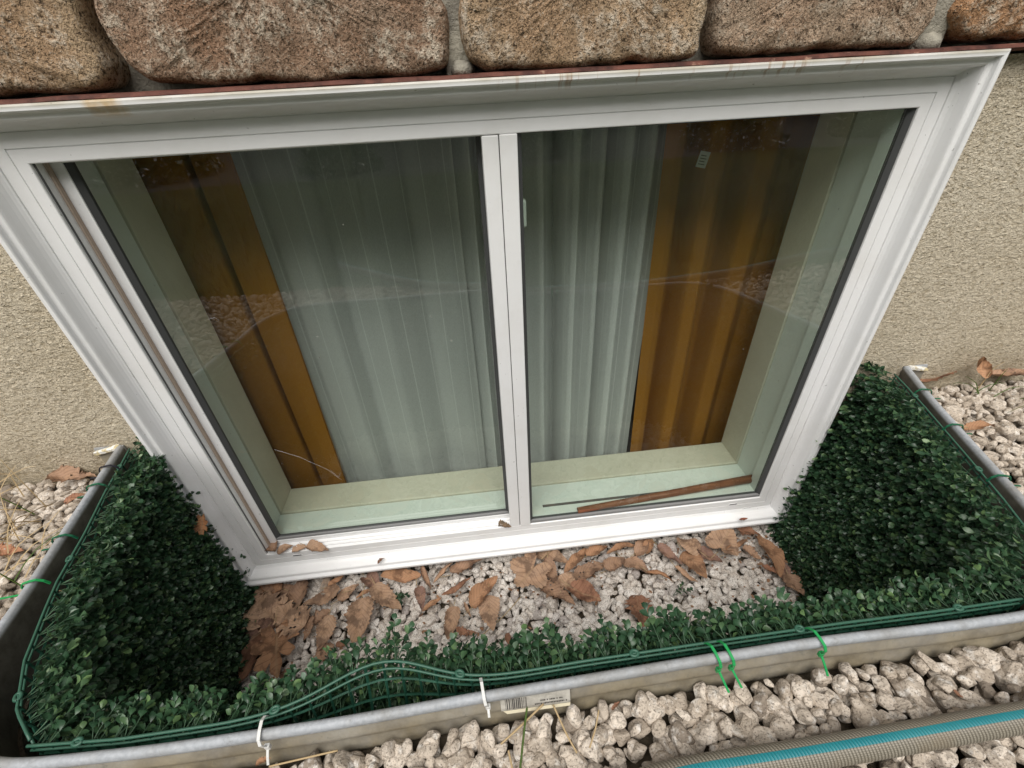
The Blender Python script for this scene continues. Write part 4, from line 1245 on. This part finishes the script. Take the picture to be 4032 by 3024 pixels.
# leaves caught in the window track
for i, (a, b, wr, kd, cl_, lb_) in enumerate([
 ((1042,2131),(1088,2174),.75,'ovate',BRN,'curled brown leaf wedged in the left corner of the window track'),
 ((1094,2170),(1148,2147),.8,'ovate',TAN,'spotted tan leaf second from the corner in the window track'),
 ((1153,2168),(1209,2152),.55,'torn',TAN,'thin tan scrap third from the corner in the window track'),
 ((1212,2150),(1288,2158),.55,'ovate',TAN,'pointed tan leaf farthest from the corner in the window track')]):
    leaf(a, b, wr, kd, cl_, lb_, z=.0085 - .001 * i, curl=.5, seed=400 + i)
leaf((1965, 2062), (2010, 2070), .6, 'torn', (.16, .12, .08), 'dark crumbled leaf scrap in the track beside the meeting stile', z=.004, curl=.5, seed=411)
leaf((1488, 2215), (1512, 2196), .5, 'torn', (.2, .09, .05), 'tiny forked brown seed scrap on the lower casing', z=-.036, curl=.3, seed=412)
leaf((2912, 2046), (2944, 2042), .35, 'lance', (.22, .06, .035), 'tiny dark red leaf on the lower casing near the right corner', z=-.034, curl=.3, seed=413)
leaf((793, 2024), (796, 2114), .75, 'oak', (.52, .25, .12), 'light orange lobed leaf caught upright on the left hedge mat', plane=(0, -.030), curl=.3, seed=414)
leaf((803, 1980), (793, 2040), .12, 'lance', (.52, .25, .12), 'x', plane=(0, -.030), seed=1) if False else None
# leaves on the outer gravel
for i, (a, b, wr, kd, cl_, lb_, z) in enumerate([
 ((3644,1497),(3787,1444),.40,'ovate',RED,'red brown leaf leaning on the stucco right of the well flange',GZ+.012),
 ((3878,1486),(3862,1394),.42,'lance',ORG,'narrow orange leaf standing upright against the right stucco wall',None),
 ((3912,1482),(4034,1462),.45,'torn',BRN,'torn tan leaf at the right picture edge under the stucco',GZ+.010),
 ((3819,1684),(3918,1668),.38,'ovate',ORG,'pointed orange leaf on gravel just outside the right well wall',GZ+.010),
 ((203,1880),(372,1872),.40,'torn',BRN,'ragged brown leaf at the foot of the left stucco wall',GZ+.006),
 ((252,1985),(346,1938),.62,'round',RED,'rust red leaf touching the outside of the left well wall',GZ+.010),
 ((-10,1868),(88,1854),.28,'lance',ORG,'thin orange leaf at the left picture edge below the stucco',GZ+.004),
 ((-10,2168),(96,2168),.42,'torn',(.45,.22,.13),'pinkish brown leaf under dry grass at the left edge',GZ+.008),
 ((1010,3005),(1060,2988),.5,'torn',ORG,'small orange leaf scrap in gravel below the left white tie',GZ+.008),
 ((2410,2790),(2440,2765),.35,'torn',RED,'small red leaf scrap wedged between stones below the well rim',GZ+.012),
 ((3755,2722),(3790,2745),.5,'torn',RED,'dark red leaf scrap between stones beside the hose',GZ+.004)]):
    if z is None: leaf(a, b, wr, kd, cl_, lb_, plane=(1, -.030), curl=.4, seed=430 + i)
    else: leaf(a, b, wr, kd, cl_, lb_, z=z, curl=.4, seed=430 + i)

# ------------------------------------------------------------------ cable ties
def tie(p, colr, label, tail=.028, ang=0, nrm2=None, dirn=None):
    """strap round rim at plan point p; nrm2 = outward direction"""
    n = np.array([nrm2[0], nrm2[1], 0.0]); t = np.array([-n[1], n[0], 0.0]); z = np.array([0, 0, 1.0])
    P0 = np.array([p[0], p[1], 0.0])
    root = empty('cable_tie', tuple(P0 + z * .36)); tag(root, label, 'cable tie')
    mb = MB()
    path2 = [(-.013, .366), (-.010, .374), (-.004, .3795), (.004, .3800), (.0115, .3785), (.0145, .373), (.0135, .366), (.0115, .360)]
    pts = [P0 + n * a + z * b + t * (ang * k * .0008) for k, (a, b) in enumerate(path2)]
    w_ = .0015
    def ribbon(pts, w_, th):
        pts = np.array(pts); V = []; F = []
        T = np.gradient(pts, axis=0); T /= np.linalg.norm(T, axis=1)[:, None]
        for q, tt in zip(pts, T):
            m_ = np.cross(t, tt); m_ /= np.linalg.norm(m_)
            V += [q - t * w_ - m_ * th, q + t * w_ - m_ * th, q + t * w_ + m_ * th, q - t * w_ + m_ * th]
        for i in range(len(pts) - 1):
            for j in range(4):
                k = (j + 1) % 4; F.append((i * 4 + j, i * 4 + k, i * 4 + 4 + k, i * 4 + 4 + j))
        F.append((0, 3, 2, 1)); e = len(V) - 4; F.append((e, e + 1, e + 2, e + 3))
        return V, F
    V, F = ribbon(pts, w_, .0006)
    V = np.array(V) - (P0 + z * .36); obj('strap', V, F, colr, root)
    h = pts[-1]
    hd = np.array(box_vf(-.0026, .0026, -.002, .002, -.0035, .0035)[0])
    HV = h + hd[:, :1] * t + hd[:, 1:2] * n + hd[:, 2:] * z - (P0 + z * .36)
    o = obj('head', HV, box_vf(0, 1, 0, 1, 0, 1)[1], colr, root); md = o.modifiers.new('b', 'BEVEL'); md.width = .0006
    dd = dirn if dirn is not None else np.array([0, 0, -1.0]) 
    tl_ = [h, h + dd * tail * .5 + n * .004, h + dd * tail + n * .006]
    V, F = ribbon(tl_, w_ * .8, .0005)
    V = np.array(V) - (P0 + z * .36); obj('tail', V, F, colr, root)
def rim_near(x=None, y=None, side='F'):
    if side == 'F': k = 20 + np.argmin(np.abs(PATH[20:130, 0] - x))
    elif side == 'L': k = np.argmin(np.abs(PATH[:45, 1] - y))
    else: k = 105 + np.argmin(np.abs(PATH[105:, 1] - y))
    return PATH[k], PN[k]
for x, colr, lb_, tl_, dr_ in ((.287, TIEW, 'white cable tie on the rim near the left front corner', .018, (-.15, -.2, -1)), (.507, TIEW, 'translucent white cable tie left of the faded sticker', .008, (0, -.1, -1)),
                     (.757, TIEG, 'left tie of the close pair of bright green cable ties', .022, (.35, -.45, -.8)), (.778, TIEG, 'right tie of the close pair of bright green cable ties', .020, (.4, -.4, -.8)), (.879, TIEG, 'single bright green cable tie right of the close pair', .022, (.22, -.4, -.9))):
    p, n = rim_near(x=x); d_3 = np.array(dr_, float); d_3 /= np.linalg.norm(d_3)
    tie(p, colr, lb_, tl_, 1.0, n, d_3)
DG = simple('dark_green_tie', (.010, .11, .055), .4)
for y, sd_, colr, lb_ in ((-.092, 'R', DG, 'green cable tie on the right rim nearest the house wall'), (-.196, 'R', DG, 'green cable tie in the middle of the right rim'), (-.305, 'R', DG, 'green cable tie on the right rim nearest the picture edge'),
                     (-.109, 'L', DG, 'green cable tie on the left rim nearest the house wall'), (-.209, 'L', DG, 'green cable tie in the middle of the left rim'), (-.287, 'L', TIEG, 'green cable tie with a long tail on the left rim'), (-.063, 'L', TIEK, 'black cable tie on the left rim beside the flange')):
    p, n = rim_near(y=y, side=sd_)
    dd = np.array([n[0], n[1], .1]); dd /= np.linalg.norm(dd)
    tie(p, colr, lb_, .030 if 'long tail' in lb_ else .016, .5, n, dd)

# ------------------------------------------------------------------ hose
hs = [(.05, -.93), (.20, -.80), (.38, -.665), (.52, -.60), (.66, -.562), (.78, -.563), (.92, -.561), (1.03, -.559), (1.15, -.560), (1.32, -.585), (1.55, -.64), (1.9, -.70), (2.3, -.72)]
hp = np.array(hs); d = np.r_[0, np.cumsum(np.linalg.norm(np.diff(hp, axis=0), axis=1))]
ss = np.linspace(0, d[-1], 260); X = np.interp(ss, d, hp[:, 0]); Y = np.interp(ss, d, hp[:, 1])
for _ in range(40): X[1:-1] = (X[:-2] + 2 * X[1:-1] + X[2:]) / 4; Y[1:-1] = (Y[:-2] + 2 * Y[1:-1] + Y[2:]) / 4
Z = GZ + .020 + .002 * np.sin(ss * 11) - .004 * np.clip((.6 - X) / .3, 0, 1)
HR = .0126
P3 = np.stack([X, Y, Z], 1); na = 28
T = np.gradient(P3, axis=0); T /= np.linalg.norm(T, axis=1)[:, None]
V = []; UV = []
for p, t_, s in zip(P3, T, ss):
    sd_ = np.cross(t_, [0, 0, 1]); sd_ /= np.linalg.norm(sd_); up = np.cross(sd_, t_)
    for j in range(na + 1):
        a_ = 2 * math.pi * j / na
        V.append(p + HR * (math.cos(a_) * sd_ + math.sin(a_) * up)); UV.append((s, j / na))
F = [(i * (na + 1) + j, i * (na + 1) + j + 1, (i + 1) * (na + 1) + j + 1, (i + 1) * (na + 1) + j) for i in range(len(P3) - 1) for j in range(na)]
hose = obj('garden_hose', V, F, HOSE, None, True, UV); tag(hose, 'braided grey garden hose with a teal stripe lying across the gravel', 'hose')

# ------------------------------------------------------------------ straw, blades, cobweb
def strand(name, pixs, z, r, mat, label, cat):
    pts = [at(u, v, 2, zz) for (u, v), zz in zip(pixs, z)]
    pts = np.array(pts); s = np.linspace(0, 1, 14); k = np.linspace(0, 1, len(pts))
    P = np.stack([np.interp(s, k, pts[:, i]) for i in range(3)], 1)
    for _ in range(2): P[1:-1] = (P[:-2] + 2 * P[1:-1] + P[2:]) / 4
    tag(tube(name, P, r, mat, None, 5), label, cat)
zt = GZ + .010
strand('straw', [(2140, 2772), (2060, 2850), (1972, 2930)], [zt + .01, zt + .008, zt], .0011, STRAW, 'dry straw stem pointing down left from the sticker', 'straw')
strand('straw', [(2178, 2775), (2230, 2890), (2272, 2965)], [zt + .01, zt + .006, zt], .0010, STRAW, 'dry straw stem pointing down right from the sticker', 'straw')
strand('straw', [(2358, 2796), (2345, 2870), (2322, 2945)], [zt + .01, zt + .006, zt], .0009, STRAW, 'short dry straw stem right of the sticker, nearly vertical', 'straw')
strand('straw', [(2002, 2955), (2010, 2990), (2020, 3040)], [zt, zt, zt], .0012, STRAW, 'dry straw stem at the bottom picture edge', 'straw')
strand('grass_sprout', [(2076, 2782), (2066, 2860), (2047, 3040)], [zt + .025, zt + .015, zt], [.0005] + [.0012] * 13, GRASS, 'single green grass blade in front of the steel well', 'grass')
strand('straw', [(1330, 2955), (1200, 2985), (1060, 3018)], [zt + .004, zt + .004, zt], .0010, STRAW, 'long pale straw along the foot of the steel well', 'straw')
strand('straw', [(2050, 2350), (1990, 2420), (1900, 2500)], [FZ + .008] * 3, .0010, STRAW, 'long pale straw crossing the gravel inside the well', 'straw')
r_ = np.random.default_rng(77)
def tuft(cx, cy, n, L, spread, label, green=.5, cat='grass'):
    mb = MB(); mg = MB()
    for _ in range(n):
        a_ = r_.uniform(0, 6.28); l_ = L * r_.uniform(.5, 1.1); lean = r_.uniform(.4, 1.4)
        b0 = np.array([cx + r_.normal() * spread, cy + r_.normal() * spread, GZ - .004])
        dr_ = np.array([math.cos(a_), math.sin(a_), 0])
        pts = [b0 + dr_ * l_ * math.sin(lean) * t + np.array([0, 0, 1]) * (l_ * math.cos(lean) * t - .25 * l_ * t * t) + np.array([0, 0, .012]) * min(1, t * 3) for t in np.linspace(0, 1, 6)]
        for q in pts: q[1] = min(q[1], -.03)
        (mg if r_.random() < green else mb).add(*tube_vf(pts, np.linspace(.0011, .0004, 6), 3, False))
    root = empty('grass_tuft', (cx, cy, GZ)); tag(root, label, cat)
    for m_, mt, nm in ((mb, STRAW, 'dry_blades'), (mg, GRASS, 'green_blades')):
        if m_.V:
            o = m_.build(nm, mt, root); o.location = (-cx, -cy, -GZ); o['kind'] = 'stuff'
tuft(1.62, -.10, 16, .12, .015, 'thin grass tuft growing in the gravel at the right edge', .75)
tuft(1.55, -.055, 6, .10, .012, 'sparse grass blades against the right stucco wall', .9)
tuft(-.30, -.17, 55, .13, .05, 'flattened dry grass on the gravel at the left edge', .1)
tuft(-.17, -.24, 14, .11, .03, 'loose dry grass beside the left well wall', .15)
WEB = simple('web_thread', (.75, .75, .75), .5)
mb = MB()
for pl in ([(1080, 1770), (1180, 1800), (1290, 1850), (1345, 1888)], [(1300, 1850), (1335, 1880), (1340, 1862)], [(700, 1905), (725, 1990), (735, 2060)], [(820, 1255), (845, 1250), (862, 1262)]):
    yy = .024 if pl[0][0] > 800 else -.04
    pts = np.array([at(u, v, 1, yy) for u, v in pl]); s = np.linspace(0, 1, 10); k = np.linspace(0, 1, len(pts))
    P = np.stack([np.interp(s, k, pts[:, i]) for i in range(3)], 1) + r_.normal(size=(10, 3)) * .0005
    mb.add(*tube_vf(P, .00012, 3, False))
tag(mb.build('cobweb', WEB), 'thin pale cobweb threads across the lower left of the window', 'cobweb', kind='stuff')

# ------------------------------------------------------------------ what the glass reflects: lawn blades, shrubs beyond the driveway
n = 26000
x = r_.uniform(-3.0, 5.0, n); y = -.76 + .12 * np.clip((x - .1) / .6, 0, 1) - r_.uniform(0, 1, n) ** 1.3 * 2.08
a_ = r_.uniform(0, 6.28, n); l_ = r_.uniform(.03, .06, n); w_ = .0022
dx, dy = np.cos(a_), np.sin(a_)
V = np.zeros((n, 3, 3))
V[:, 0] = np.c_[x - dy * w_, y + dx * w_, np.full(n, .31)]; V[:, 1] = np.c_[x + dy * w_, y - dx * w_, np.full(n, .31)]
V[:, 2] = np.c_[x + dx * l_ * .5, y + dy * l_ * .5, .31 + l_ * .8]
o = bpy.data.objects.new('lawn_grass', mk_mesh('lawn_grass', V.reshape(-1, 3), np.arange(3 * n).reshape(n, 3), GRASS)); link(o)
tag(o, 'short green lawn grass beyond the gravel', 'grass', kind='stuff')
FLW = simple('white_petals', (.75, .72, .72), .7)
def shrub(cx, cy, rr_, label, seed):
    q = np.random.default_rng(seed); root = empty('flowering_shrub', (cx, cy, .31)); tag(root, label, 'shrub', 'flowering shrubs at the edge of the driveway')
    n = 1600; d_4 = q.normal(size=(n, 3)); d_4 /= np.linalg.norm(d_4, axis=1)[:, None]; d_4[:, 2] = np.abs(d_4[:, 2])
    P = d_4 * rr_ * q.uniform(.5, 1.05, n)[:, None] * np.array([1, 1, .8])
    def quads(P, s):
        n = len(P); u = q.normal(size=(n, 3)); u /= np.linalg.norm(u, axis=1)[:, None]; v = np.cross(u, q.normal(size=(n, 3))); v /= np.linalg.norm(v, axis=1)[:, None]
        V = np.stack([P - u * s, P - v * s * .6, P + u * s, P + v * s * .6], 1).reshape(-1, 3)
        return V, np.arange(4 * n).reshape(n, 4)
    V, F = quads(P, .026); o = obj('foliage', V, F, BOXLEAF, root); o['kind'] = 'stuff'
    V, F = quads(P[:420] * 1.05, .017); o = obj('blossom', V, F, FLW, root); o['kind'] = 'stuff'
for i, (cx, cy, rr_) in enumerate(((-3.3, -3.3, .34), (-1.9, -3.4, .42), (-.4, -3.2, .30), (1.2, -3.35, .38), (2.7, -3.15, .40), (4.1, -3.3, .36), (5.6, -3.2, .42))):
    shrub(cx, cy, rr_, 'white flowering shrub at the edge of the driveway, ' + ('leftmost', 'second from the left', 'third from the left', 'middle', 'third from the right', 'second from the right', 'rightmost')[i] + ' of seven', 60 + i)
TREEL = Mt('tree_leaf', .7, .2); TREEL.color(TREEL.ramp(TREEL.rnd(), [(0, (.02, .04, .012)), (.6, (.045, .075, .02)), (1, (.10, .12, .04))])); TREEL = TREEL.m
BARK = simple('bark', (.09, .07, .05), .9, .1)
def added_tree(cx, cy, h, r, label, seed):  # unseen trees, added to block the low sky and weaken frontal light
    q = np.random.default_rng(seed); root = empty('added_tree', (cx, cy, .31)); tag(root, label, 'added_tree', 'trees added across the driveway to block low sky')
    V, F = tube_vf([(0, 0, -.1), (.1, 0, h * .3), (.05, .1, h * .6), (0, .1, h * .85)], [.17, .13, .08, .03], 8)
    obj('trunk', V, F, BARK, root)
    n = 5200
    c = q.normal(size=(40, 3)) * np.array([r * .5, r * .4, h * .22]) + np.array([0, 0, h * .52])
    P = c[q.integers(0, 40, n)] + q.normal(size=(n, 3)) * np.array([r * .22, r * .22, h * .08])
    P[:, 2] = np.abs(P[:, 2]) + .15
    u = q.normal(size=(n, 3)); u /= np.linalg.norm(u, axis=1)[:, None]; v = np.cross(u, q.normal(size=(n, 3))); v /= np.linalg.norm(v, axis=1)[:, None]
    s_ = q.uniform(.10, .20, n)[:, None]
    V = np.stack([P - u * s_, P - v * s_ * .6, P + u * s_, P + v * s_ * .6], 1).reshape(-1, 3)
    o = obj('crown', V, np.arange(4 * n).reshape(n, 4), TREEL, root); o['kind'] = 'stuff'
for i, (cx, cy, h, r) in enumerate(((-13, -9.5, 7, 2.6), (-9, -10.2, 8, 2.8), (-5, -9.6, 7.4, 2.7), (-1.2, -10.0, 8.2, 2.8), (2.6, -9.7, 7.2, 2.7), (6.4, -10.3, 8, 2.8), (10.4, -9.6, 7.6, 2.8), (14.5, -10, 7.8, 2.8))):
    added_tree(cx, cy, h, r, 'dark leafy trunk and crown added across the driveway to block low sky, number ' + ('one', 'two', 'three', 'four', 'five', 'six', 'seven', 'eight')[i] + ' counted from the left of the row', 90 + i)

# crumbs of dead leaf lying between the pebbles of the well and along its edges
q = np.random.default_rng(5); V = []; F = []; n = 0
for _ in range(420):
    x = q.uniform(-.03, 1.24); y = -.03 - abs(q.normal()) * .10
    if q.random() < .35: x = q.choice([-.01, 1.2]) + q.normal() * .03
    if y < -.42: continue
    r0 = q.uniform(.002, .0065); c = np.array([x, y, FZ + q.uniform(-.006, .008)])
    u = q.normal(size=3); u[2] *= .4; u /= np.linalg.norm(u); v = np.cross(u, [0, 0, 1.0]) + q.normal(size=3) * .2; v /= np.linalg.norm(v)
    k = 6; an = np.linspace(0, 2 * math.pi, k, endpoint=False)
    rr_ = r0 * q.uniform(.5, 1.2, k)
    V.append(c + (np.cos(an) * rr_)[:, None] * u + (np.sin(an) * rr_ * q.uniform(.3, .9))[:, None] * v); F.append(tuple(range(n, n + k))); n += k
lit = obj('leaf_litter', np.vstack(V), F, DLEAF); lit.color = (.30, .17, .10, 1)
tag(lit, 'fine brown leaf crumbs scattered over the white gravel in the well', 'leaf litter', kind='stuff')
